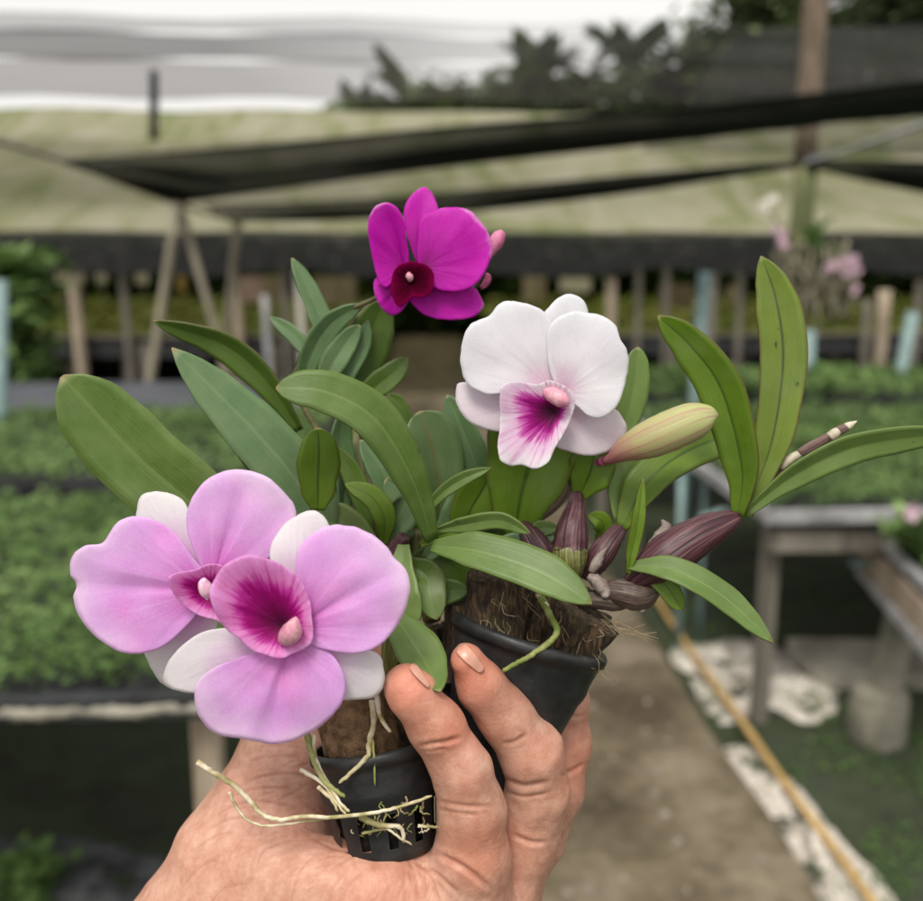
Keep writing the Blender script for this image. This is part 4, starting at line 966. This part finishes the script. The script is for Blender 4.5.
# bulbs
def bulb(parent, pts, m='bulb_purple', wob=.08, label=None):
    V, Fc, UV = blob(pts, 26, 26, wob); o = mk('pseudobulb', V, Fc, M[m], parent, UV)
    if label: o['label'] = label
    return o
bulb(pB, [(738, 517, .307, 7), (722, 524, .306, 14), (695, 538, .304, 20), (665, 558, .303, 22), (645, 573, .304, 16), (630, 584, .306, 9)], label='swollen purple striped bulb at right')
bulb(pB, [(577, 494, .317, 6), (576, 508, .314, 10), (572, 530, .311, 16), (570, 552, .310, 18)])
bulb(pB, [(570, 550, .310, 17.5), (570, 560, .309, 17), (572, 572, .310, 12), (574, 580, .311, 7)], 'bulb_green')
bulb(pB, [(626, 524, .318, 5), (616, 534, .316, 9), (603, 552, .314, 13), (592, 568, .314, 11), (586, 580, .314, 6)])
bulb(pB, [(520, 520, .325, 5), (532, 538, .320, 12), (546, 560, .318, 14), (556, 578, .318, 8)])
bulb(pB, [(596, 590, .308, 7), (618, 592, .305, 13), (640, 596, .304, 15), (655, 590, .305, 8)], 'old_bulb')
bulb(pB, [(575, 600, .309, 7), (596, 600, .306, 9), (618, 602, .306, 9), (634, 596, .307, 6)], 'old_bulb')
bulb(pB, [(538, 520, .328, 4), (560, 500, .330, 5), (576, 470, .332, 5)], 'cane_dry')
def shth(pts, name='sheath', m='sheath'):
    V, Fc, UV = blob(pts, 12, 14, .35); mk(name, V, Fc, M[m], pB, UV)
shth([(588, 576, .303, 3), (597, 582, .303, 7), (604, 590, .303, 7), (606, 598, .302, 3)])
shth([(662, 520, .312, 1), (666, 530, .31, 7), (655, 548, .308, 9), (645, 560, .307, 4)])
shth([(628, 604, .303, 3), (634, 596, .303, 7), (640, 606, .303, 6), (644, 612, .302, 2)])
shth([(606, 548, .306, 1), (598, 560, .305, 5), (592, 572, .306, 4)])
# old flowering cane at right
V, Fc, UV = blob([(742, 512, .309, 6), (756, 500, .309, 5), (778, 472, .310, 4), (790, 462, .310, 4)], 12, 12); mk('cane', V, Fc, M['cane_dry'], pB, UV)
V, Fc, UV = blob([(780, 468, .3095, 4), (788, 461, .309, 4.5), (797, 455, .309, 4.2), (806, 451, .309, 3)], 12, 10); mk('cane', V, Fc, M['cane_white'], pB, UV)
V, Fc, UV = blob([(798, 454, .309, 4), (808, 449, .309, 5.5), (822, 441, .3085, 5), (832, 435, .308, 4)], 12, 10); mk('cane', V, Fc, M['cane_dry'], pB, UV)
V, Fc, UV = blob([(829, 438, .3078, 5), (834, 434, .3078, 5.2), (838, 431, .3078, 4.4)], 12, 8); mk('cane', V, Fc, M['cane_white'], pB, UV)
V, Fc, UV = blob([(836, 433, .308, 4.5), (841, 430, .308, 4.8), (847, 427, .308, 4)], 12, 8); mk('cane', V, Fc, M['cane_dry'], pB, UV)
V, Fc, UV = blob([(845, 428, .308, 4.2), (850, 425, .308, 3.6), (857, 421, .308, .4)], 12, 8); mk('cane', V, Fc, M['cane_white'], pB, UV)
# roots B
root(pB, [(541, 598, .300), (548, 612, .296), (557, 630, .2925), (549, 643, .2905), (530, 656, .288), (515, 664, .287), (502, 672, .287)], 4.0, 'root_green')
root(pB, [(538, 594, .301), (545, 603, .298), (551, 613, .2955)], 3.2)
# white flower
c2 = conv_of(420, 270, 3.846)
fW = flower(pB, [(548, 404, .300, 5), (556, 420, .310, 4), (562, 450, .318, 3.4), (570, 480, .320, 3), (576, 500, .318, 3)], 'stem', 'white flower with magenta throat')
petal(fW, [(470, 190), (500, 140), (535, 105), (580, 92), (622, 112), (645, 165), (640, 260), (590, 400), (520, 440), (470, 330)], (530, 450), c2, .3015, a1=-.002, a2=.004, m='white', name='sepal', crease=.001)
petal(fW, [(160, 432), (138, 465), (140, 515), (170, 565), (220, 600), (300, 622), (380, 610), (450, 540), (440, 480), (300, 440)], (480, 500), c2, .301, a1=-.002, a2=.004, m='white_sepal', name='sepal')
petal(fW, [(560, 520), (640, 520), (740, 530), (778, 570), (795, 610), (778, 662), (715, 702), (640, 712), (560, 694), (520, 670), (520, 590)], (545, 540), c2, .3015, a1=-.002, a2=.005, m='white_sepal', name='sepal')
petal(fW, [(265, 175), (300, 135), (350, 120), (420, 133), (482, 168), (530, 260), (550, 380), (535, 470), (450, 480), (340, 440), (270, 476), (205, 455), (172, 420), (155, 350), (165, 270), (195, 210)], (510, 460), c2, .2975, a1=-.006, a2=.005, crease=0, ruff=.0007, m='white', axis=(200, 260), k=6)
petal(fW, [(490, 250), (520, 190), (590, 160), (645, 165), (705, 178), (752, 215), (768, 260), (795, 310), (800, 370), (785, 450), (755, 525), (705, 565), (650, 560), (600, 510), (540, 470), (500, 380)], (545, 470), c2, .2965, a1=-.006, a2=.005, crease=0, ruff=.0007, m='white', axis=(760, 250), k=6)
petal(fW, [(306, 470), (322, 440), (370, 428), (440, 440), (500, 425), (560, 450), (596, 492), (580, 570), (545, 640), (515, 690), (490, 742), (440, 766), (392, 750), (345, 752), (310, 730), (298, 680), (305, 620), (308, 540)], (520, 545), c2, .2940, a1=-.001, a2=-.0105, pw=1.3, ruff=.0007, m='white_lip', name='lip', k=7, rings=30, axis=(300, 510))
V, Fc, UV = blob([(536, 389, .2960, 5), (545, 391, .2935, 7), (555, 396, .2910, 8.5), (563, 401, .2895, 7.5), (568, 405, .289, 3)], 16, 14, .1); mk('column', V, Fc, M['column'], fW, UV)
# bud
fb_ = mk('flower_bud', *blob([(603, 461, .308, 4), (612, 458, .304, 6), (626, 449, .300, 13), (648, 440, .297, 19), (672, 430, .295, 20.5), (694, 421, .294, 19), (708, 417, .294, 13), (715, 417, .294, 6), (717, 418, .294, 1)], 26, 34, .03)[:2], M['bud'], pB, blob([(603, 461, .308, 4), (612, 458, .304, 6), (626, 449, .300, 13), (648, 440, .297, 19), (672, 430, .295, 20.5), (694, 421, .294, 19), (708, 417, .294, 13), (715, 417, .294, 6), (717, 418, .294, 1)], 26, 34, .03)[2])
mk('bud_stalk', *blob([(604, 461, .307, 4.5), (596, 464, .314, 3.4), (588, 475, .318, 3), (580, 495, .318, 3)], 10, 12), M['bud_pink'], fb_)
# ---------------- plant C : magenta ----------------
pC = thing('potted_orchid', P(480, 768, .338), 'orchid with one deep magenta flower on an arching stem, rearmost of the three held plants', 'potted orchid', 'orchid seedlings held in the hand')
pot(pC, (452, 668, .345), (484, 800, .336), .0185, .0125)
husk(pC, (440, 625, .346), (466, 715, .342), .0155, .0135, 'husk', jag=.2)
LC = lambda *a, **k: leaf(pC, *a, **k)
LC([(352, 400, .345), (330, 345, .345), (310, 295, .345), (292, 258, .345)], 24, 'leaf_blue', fold=.35, roll=.5)
LC([(330, 385, .345), (306, 350, .345), (290, 332, .345), (270, 317, .345)], 16, 'leaf_blue', fold=.4)
LC([(300, 395, .345), (310, 358, .342), (330, 325, .34), (362, 304, .338)], 26, 'leaf_blue', fold=.4, roll=.2)
LC([(322, 400, .345), (330, 370, .343), (345, 345, .342), (360, 325, .34)], 26, 'leaf_blue', fold=.4, roll=-.1)
LC([(335, 400, .348), (350, 370, .345), (362, 345, .344), (368, 320, .343)], 18, 'leaf_blue', fold=.4)
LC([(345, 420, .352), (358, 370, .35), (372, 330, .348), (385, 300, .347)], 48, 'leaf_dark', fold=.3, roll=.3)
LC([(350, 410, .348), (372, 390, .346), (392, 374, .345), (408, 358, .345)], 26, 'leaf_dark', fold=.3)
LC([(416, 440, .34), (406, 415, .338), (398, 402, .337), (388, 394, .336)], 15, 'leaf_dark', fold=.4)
LC([(440, 530, .335), (438, 480, .33), (430, 440, .326), (418, 412, .324)], 56, 'leaf_brown', fold=.5, roll=.2, tab=ROUND, label='leaf with a brown streak')
LC([(492, 520, .335), (478, 470, .332), (463, 430, .330), (447, 395, .330)], 34, 'leaf_blue', fold=.4, roll=-.3)
LC([(420, 520, .315), (440, 495, .312), (465, 478, .310), (491, 468, .308)], 14, 'leaf_mid', fold=.5)
LC([(462, 545, .33), (468, 515, .327), (482, 490, .325), (492, 470, .325)], 44, 'leaf_bright', fold=.3, roll=.2)
LC([(425, 560, .33), (450, 530, .33), (462, 500, .33), (455, 460, .33)], 34, 'leaf_blue', fold=.3)
LC([(445, 470, .34), (452, 455, .34), (462, 452, .34), (472, 450, .34)], 12, 'leaf_mid')
LC([(440, 480, .345), (450, 450, .345), (462, 435, .345), (478, 425, .345)], 22, 'leaf_blue')
LC([(410, 540, .335), (395, 505, .335), (382, 470, .335), (360, 440, .335)], 36, 'leaf_blue', roll=.4)
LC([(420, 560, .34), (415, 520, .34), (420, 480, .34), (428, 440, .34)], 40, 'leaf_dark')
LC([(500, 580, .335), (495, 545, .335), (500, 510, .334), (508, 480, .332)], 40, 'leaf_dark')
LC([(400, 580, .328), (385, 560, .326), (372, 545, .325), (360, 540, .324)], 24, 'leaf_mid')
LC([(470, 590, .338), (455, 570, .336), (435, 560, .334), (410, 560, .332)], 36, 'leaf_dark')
for pts in ([(432, 620, .345, 9), (428, 590, .342, 14), (424, 560, .34, 12), (420, 530, .338, 7)], [(470, 610, .345, 9), (476, 590, .342, 13), (480, 560, .34, 12), (484, 530, .338, 6)], [(400, 600, .345, 8), (385, 560, .342, 11), (370, 520, .34, 9), (352, 430, .345, 5)]):
    V, Fc, UV = blob(pts, 18, 18, .05); mk('pseudobulb', V, Fc, M['bulb_green'], pC, UV)
V, Fc, UV = blob([(380, 560, .342, 4), (340, 470, .346, 3.2), (298, 395, .348, 2.8), (300, 362, .347, 2.6), (318, 334, .344, 2.5), (345, 312, .34, 2.5), (372, 300, .336, 2.5), (400, 285, .333, 2.5)], 10, 50); mk('flower_stem', V, Fc, M['stem'], pC, UV)
c3 = conv_of(340, 170, 5.128)
fM = flower(pC, [(412, 278, .325, 4), (414, 282, .331, 3.5), (405, 286, .334, 3), (398, 287, .334, 2.5)], 'bud_pink', 'deep magenta flower with maroon throat')
petal(fM, [(330, 240), (338, 175), (372, 122), (432, 88), (472, 122), (500, 195), (505, 300), (450, 430), (400, 470), (345, 330)], (405, 480), c3, .326, a1=-.002, a2=.003, m='magenta', name='sepal', crease=.001)
petal(fM, [(145, 270), (160, 215), (195, 175), (242, 165), (290, 192), (322, 250), (335, 340), (350, 440), (340, 540), (270, 570), (235, 602), (195, 560), (162, 430), (147, 340)], (330, 500), c3, .3235, a1=-.006, a2=-.002, m='magenta', ruff=.0005, crease=.002, axis=(230, 180))
petal(fM, [(420, 250), (490, 208), (570, 192), (650, 205), (710, 250), (760, 320), (782, 400), (760, 490), (710, 570), (650, 612), (560, 622), (480, 600), (420, 560), (400, 420)], (420, 500), c3, .3225, a1=-.004, a2=.004, m='magenta', ruff=.0006, axis=(750, 350))
petal(fM, [(180, 560), (175, 625), (200, 690), (250, 742), (300, 738), (335, 700), (360, 650), (340, 560), (260, 530)], (330, 560), c3, .325, a1=-.002, a2=.003, m='magenta', name='sepal')
petal(fM, [(345, 640), (385, 705), (465, 755), (570, 770), (680, 755), (737, 700), (712, 632), (680, 600), (560, 590), (440, 560), (360, 570)], (400, 580), c3, .3255, a1=-.002, a2=.004, m='magenta', name='sepal')
petal(fM, [(276, 520), (310, 485), (365, 470), (425, 480), (470, 515), (484, 570), (470, 625), (425, 655), (375, 650), (335, 684), (298, 700), (268, 650), (262, 580)], (375, 570), c3, .3212, a1=0, a2=-.0045, pw=1.2, m='maroon', name='lip', ruff=.0005)
V, Fc, UV = blob([(410, 281, .3210, 2), (410, 278, .3195, 3.6), (409, 275, .3190, 3.6), (409, 272, .319, 1)], 12, 10); mk('column', V, Fc, M['column'], fM, UV)
V, Fc, UV = blob([(487, 262, .335, 2), (490, 252, .335, 5), (496, 242, .335, 7.5), (500, 234, .335, 6), (501, 230, .335, 1)], 14, 14, .05); mk('flower_bud', V, Fc, M['bud_pink'], pC, UV)
V, Fc, UV = blob([(481, 288, .335, 2), (486, 283, .335, 3.5), (488, 277, .335, 3.5), (486, 273, .335, 1)], 12, 10, .1); mk('flower_bud', V, Fc, M['bud_pink'], pC, UV)
V, Fc, UV = blob([(400, 287, .334, 2.4), (440, 292, .338, 2.2), (474, 288, .337, 2.2), (487, 262, .335, 2)], 8, 20); mk('flower_stem', V, Fc, M['stem'], pC, UV)

# ---------------- hand ----------------
def cap(pts):
    """(px,py,d,rpx) chain -> arrays"""
    return [(np.array(P(a[0], a[1], a[2])), a[3]*a[2]/F) for a in pts]
palm_ch = [cap(c) for c in (
    [(60, 1230, .33, 100), (150, 1080, .33, 98), (215, 960, .322, 92), (248, 870, .324, 76), (276, 815, .328, 64), (290, 770, .330, 56)],   # wrist to thumb base
    [(215, 960, .318, 90), (300, 950, .305, 82), (400, 955, .303, 80), (470, 930, .308, 66)],
    [(270, 875, .305, 40), (320, 890, .296, 46), (380, 892, .295, 48), (430, 900, .296, 44)],   # soft roll under the pot
    [(330, 960, .318, 80), (430, 900, .322, 56), (490, 880, .325, 46)],
    [(150, 1080, .33, 98), (330, 1040, .32, 100), (430, 1000, .32, 80)],
)]
fing = [[cap(c)] for c in (
    [(470, 905, .298, 42), (472, 855, .292, 38), (472, 812, .287, 32.5), (461, 768, .283, 29.5), (437, 727, .280, 26.5), (412, 693, .277, 23.5), (405, 684, .277, 20)],
    [(500, 890, .315, 42), (522, 838, .310, 35), (538, 792, .304, 30), (532, 752, .299, 31), (506, 716, .294, 27), (480, 685, .289, 23), (466, 661, .286, 17.5)],
    [(505, 880, .330, 36), (535, 838, .330, 29), (556, 790, .330, 27), (562, 742, .331, 27.5), (560, 700, .331, 27), (545, 670, .327, 23), (530, 655, .322, 20)],
    [(490, 880, .345, 34), (520, 830, .350, 26), (540, 780, .354, 24), (545, 730, .356, 23), (530, 695, .352, 21), (512, 680, .346, 18)],
    [(268, 820, .335, 58), (290, 762, .342, 44), (322, 715, .345, 36), (355, 680, .345, 33), (378, 655, .343, 30), (385, 645, .342, 26)],
)]
K = [0.006, 0.006, 0.006, 0.006, 0.010]
def sd_chain(X, ch):
    best = None
    for (a, ra), (b, rb) in zip(ch, ch[1:]):
        ab = b-a; L2 = ab@ab; t = np.clip(((X-a)@ab)/L2, 0, 1); d = np.linalg.norm(X-(a+t[:, None]*ab), axis=1)-(ra+(rb-ra)*t)
        if best is None: best = d
        else: h = np.clip(.5+.5*(d-best)/.003, 0, 1); best = d*(1-h)+best*h-.003*h*(1-h)
    return best
def smin(a, b, k): h = np.clip(.5+.5*(b-a)/k, 0, 1); return b*(1-h)+a*h-k*h*(1-h)
def SDF(X):
    p = None
    for c in palm_ch:
        d = sd_chain(X, c); p = d if p is None else smin(p, d, .010)
    tot = p
    for f, k in zip(fing, K):
        d = smin(p, sd_chain(X, f[0]), k); tot = smin(tot, d, .0007)
    return tot
def grad(X, e=2e-4):
    g = np.stack([SDF(X+np.eye(3)[i]*e)-SDF(X-np.eye(3)[i]*e) for i in range(3)], 1)/(2*e)
    return g/np.maximum(np.linalg.norm(g, axis=1)[:, None], 1e-6)
import bmesh
bm = bmesh.new()
tmpl = bmesh.new(); bmesh.ops.create_icosphere(tmpl, subdivisions=2, radius=1); tv = [v.co.copy() for v in tmpl.verts]; tf = [[v.index for v in f.verts] for f in tmpl.faces]; tmpl.free()
HV = []; HF = []
for ch in palm_ch+[f[0] for f in fing]:
    for (a, ra), (b, rb) in zip(ch, ch[1:]):
        n = max(2, int(np.linalg.norm(b-a)/.0035))
        for i in range(n+1):
            t = i/n; c = a+(b-a)*t; r = ra+(rb-ra)*t; k = len(HV)
            HV += [tuple(np.array(v)*r+c) for v in tv]; HF += [tuple(j+k for j in f) for f in tf]
bm.free()
me = bpy.data.meshes.new('raw'); me.from_pydata(HV, [], HF); tmp = bpy.data.objects.new('raw', me); S.collection.objects.link(tmp)
md = tmp.modifiers.new('r', 'REMESH'); md.mode = 'VOXEL'; md.voxel_size = .00065
dg = bpy.context.evaluated_depsgraph_get(); ev = tmp.evaluated_get(dg); m2 = ev.to_mesh()
nv = len(m2.vertices); X = np.zeros(nv*3); m2.vertices.foreach_get('co', X); X = X.reshape(-1, 3)
FL = [tuple(p.vertices) for p in m2.polygons]; ev.to_mesh_clear(); bpy.data.objects.remove(tmp)
for it in range(3): X = X-grad(X)*np.clip(SDF(X), -.003, .003)[:, None]*.9
Nn = grad(X)
# anatomy: creases pressed in, pads swollen as relief; creases also darkened in the colour
Fv = np.array(FW); Rv = np.array(RT); Uv = np.array(UP); Cv = np.array(CAM)
rel = X-Cv; dep = rel@Fv; PX = 461.5+F*(rel@Rv)/dep; PY = 450.5-F*(rel@Uv)/dep
facing = np.clip(-(np.sum(Nn*rel, 1))/np.linalg.norm(rel, axis=1), 0, 1)
pxa, pya, depa, faca = PX, PY, dep, facing
disp = np.zeros(nv); crs = np.zeros(nv); warm = np.zeros(nv)
def crease(pts, depth, wpx, dr=(.26, .36), ink=1.):
    q = cr(pts, 8*len(pts)); qx = [a[0] for a in q]; qy = [a[1] for a in q]; m = 14
    sel = np.where((pxa > min(qx)-m) & (pxa < max(qx)+m) & (pya > min(qy)-m) & (pya < max(qy)+m) & (depa > dr[0]) & (depa < dr[1]) & (faca > 0))[0]
    if not len(sel): return
    PX, PY, dep, facing = pxa[sel], pya[sel], depa[sel], faca[sel]
    d = np.full(len(sel), 1e9); tt = np.zeros(len(sel))
    for i, (a, b) in enumerate(zip(q, q[1:])):
        ab = b-a; L2 = ab@ab+1e-9; t = np.clip(((PX-a[0])*ab[0]+(PY-a[1])*ab[1])/L2, 0, 1)
        dd = np.hypot(PX-a[0]-t*ab[0], PY-a[1]-t*ab[1]); k = dd < d; d[k] = dd[k]; tt[k] = (i+t[k])/len(q)
    fade = np.clip(np.minimum(tt, 1-tt)*5+.15, 0, 1)*facing*((dep > dr[0]) & (dep < dr[1]))
    disp[sel] += -depth*np.exp(-(d/wpx)**2)*fade + depth*.3*np.exp(-((d-wpx*2.3)/(wpx*1.4))**2)*fade
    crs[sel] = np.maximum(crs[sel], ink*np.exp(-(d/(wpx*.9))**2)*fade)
# index finger joints
crease([(417, 747), (430, 744), (445, 742), (460, 738)], .0010, 2.2)
crease([(419, 751), (432, 750), (446, 749)], .0005, 1.6)
crease([(432, 800), (450, 803), (470, 806), (490, 806)], .0005, 1.8)
crease([(434, 808), (455, 812), (478, 815)], .0003, 1.5)
crease([(420, 848), (445, 858), (470, 872), (492, 890)], .0011, 2.4)
crease([(415, 862), (440, 876), (460, 895)], .0007, 2.0)
# middle finger joints
crease([(500, 776), (512, 782), (526, 786), (548, 782)], .0012, 2.4)
crease([(502, 744), (514, 742), (526, 735)], .0005, 1.8)
crease([(505, 792), (525, 797), (550, 793)], .0005, 1.6)
crease([(512, 835), (530, 842), (545, 842)], .0008, 2.0)
crease([(560, 776), (572, 772), (586, 764)], .0008, 2.0); crease([(566, 715), (578, 716), (590, 712)], .0004, 1.8)
# wrist / thumb base wrinkles
for pts, dp in (([(232, 790), (258, 778), (285, 774), (310, 776)], .0005), ([(225, 800), (250, 790), (280, 788), (300, 791)], .0005),
            ([(212, 818), (238, 805), (262, 802), (300, 808)], .0006), ([(205, 832), (228, 820), (255, 818), (280, 824)], .0004),
            ([(245, 762), (275, 756), (300, 757)], .0004), ([(250, 748), (280, 745), (305, 748)], .0003),
            ([(194, 850), (215, 836), (232, 832)], .0004), ([(300, 828), (320, 842), (345, 850), (372, 848)], .0006),
            ([(256, 872), (262, 852), (284, 842), (315, 839)], .0005), ([(226, 866), (233, 850), (243, 838)], .0003),
            ([(290, 905), (300, 872), (318, 852)], .0003), ([(330, 870), (360, 852), (395, 850), (425, 862)], .0004),
            ([(345, 848), (352, 856), (356, 868)], .0004), ([(395, 846), (408, 858), (416, 880), (420, 905)], .0006),
            ([(440, 905), (432, 880), (420, 862)], .0005), ([(180, 890), (200, 868), (215, 860)], .0003), ([(210, 905), (222, 890), (240, 884)], .0003),
            ([(340, 905), (348, 885), (362, 872)], .0003), ([(300, 800), (318, 812), (330, 826)], .0004)):
    crease(pts, dp*.75, 1.35, ink=.8)
rng = np.random.RandomState(3)
for k in range(70):      # fine skin lines
    x, y = rng.uniform(190, 330), rng.uniform(750, 890); l = rng.uniform(12, 34); s_ = rng.uniform(-.5, .1)
    crease([(x, y), (x+l*.5, y+l*.5*s_-2), (x+l, y+l*s_)], .00018, 1.3, ink=.3)
for k in range(40):
    x, y = rng.uniform(330, 470), rng.uniform(865, 900); crease([(x, y), (x+rng.uniform(-8, 8), y+18)], .00018, 1.3, ink=.25)
for (x, y, r, a) in ((408, 690, 30, 1), (470, 668, 26, 1), (455, 735, 22, .6), (535, 760, 24, .5), (480, 850, 40, .7), (380, 890, 60, .5), (575, 760, 30, .6), (470, 790, 20, .4)):
    warm = np.maximum(warm, a*np.exp(-((PX-x)**2+(PY-y)**2)/r**2)*(dep < .345))
for i in range(nv):
    v = Vector(X[i]); disp[i] += .00035*noise.noise(v*160)+.0007*noise.noise(v*60)
X = X+Nn*disp[:, None]
hand = mk('hand', X.tolist(), FL, M['skin'], None)
tag(hand, 'left hand holding the orchid pots, palm towards the camera and fingers curled up', 'hand')
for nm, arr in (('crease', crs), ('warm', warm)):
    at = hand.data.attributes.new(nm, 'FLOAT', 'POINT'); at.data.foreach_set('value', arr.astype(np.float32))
def nail(tip, base, hw, d, sidev=(0, 0)):
    a = np.array(tip, float); b = np.array(base, float); T = (b-a)/np.linalg.norm(b-a); Sx = np.array([-T[1], T[0]]); L = np.linalg.norm(b-a); nu, nw = 12, 16; pts = []; UV = []
    for j in range(nw):
        t = j/(nw-1)
        for i in range(nu):
            u = i/(nu-1)*2-1; wv = hw*(1-.35*max(0, t-.6)/.4*abs(u)**2)*(.86+.14*math.sin(math.pi*min(1, t*1.3+.2)))
            tt = t*L-(.12*L*(1-u*u) if j == 0 else 0)+(L*.14*(1-u*u)*t)
            q = a+T*tt+Sx*(u*wv); pts.append(np.array(P(q[0], q[1], d))); UV.append((i/nu, t))
    Xn = np.array(pts); dirn = Xn-Cv; dirn /= np.linalg.norm(dirn, axis=1)[:, None]; Xn = Xn-dirn*.012
    for it in range(60): Xn = Xn+dirn*np.clip(SDF(Xn)-.0004, -.002, .004)[:, None]*.8
    dd = (Xn-Cv)@Fv; md_ = np.median(dd); bad = np.abs(dd-md_) > .006
    Xn[bad] = Cv+(Xn[bad]-Cv)*((md_+.004)/dd[bad])[:, None]
    fc = [(j*nu+i, j*nu+i+1, (j+1)*nu+i+1, (j+1)*nu+i) for j in range(nw-1) for i in range(nu-1)]
    o = mk('fingernail', Xn.tolist(), fc, M['nail'], hand, UV); md = o.modifiers.new('t', 'SOLIDIFY'); md.thickness = .0006; md.offset = 0
nail((461, 648), (480, 669), 6.6, .262)
nail((413, 667), (427, 685), 3.8, .262)
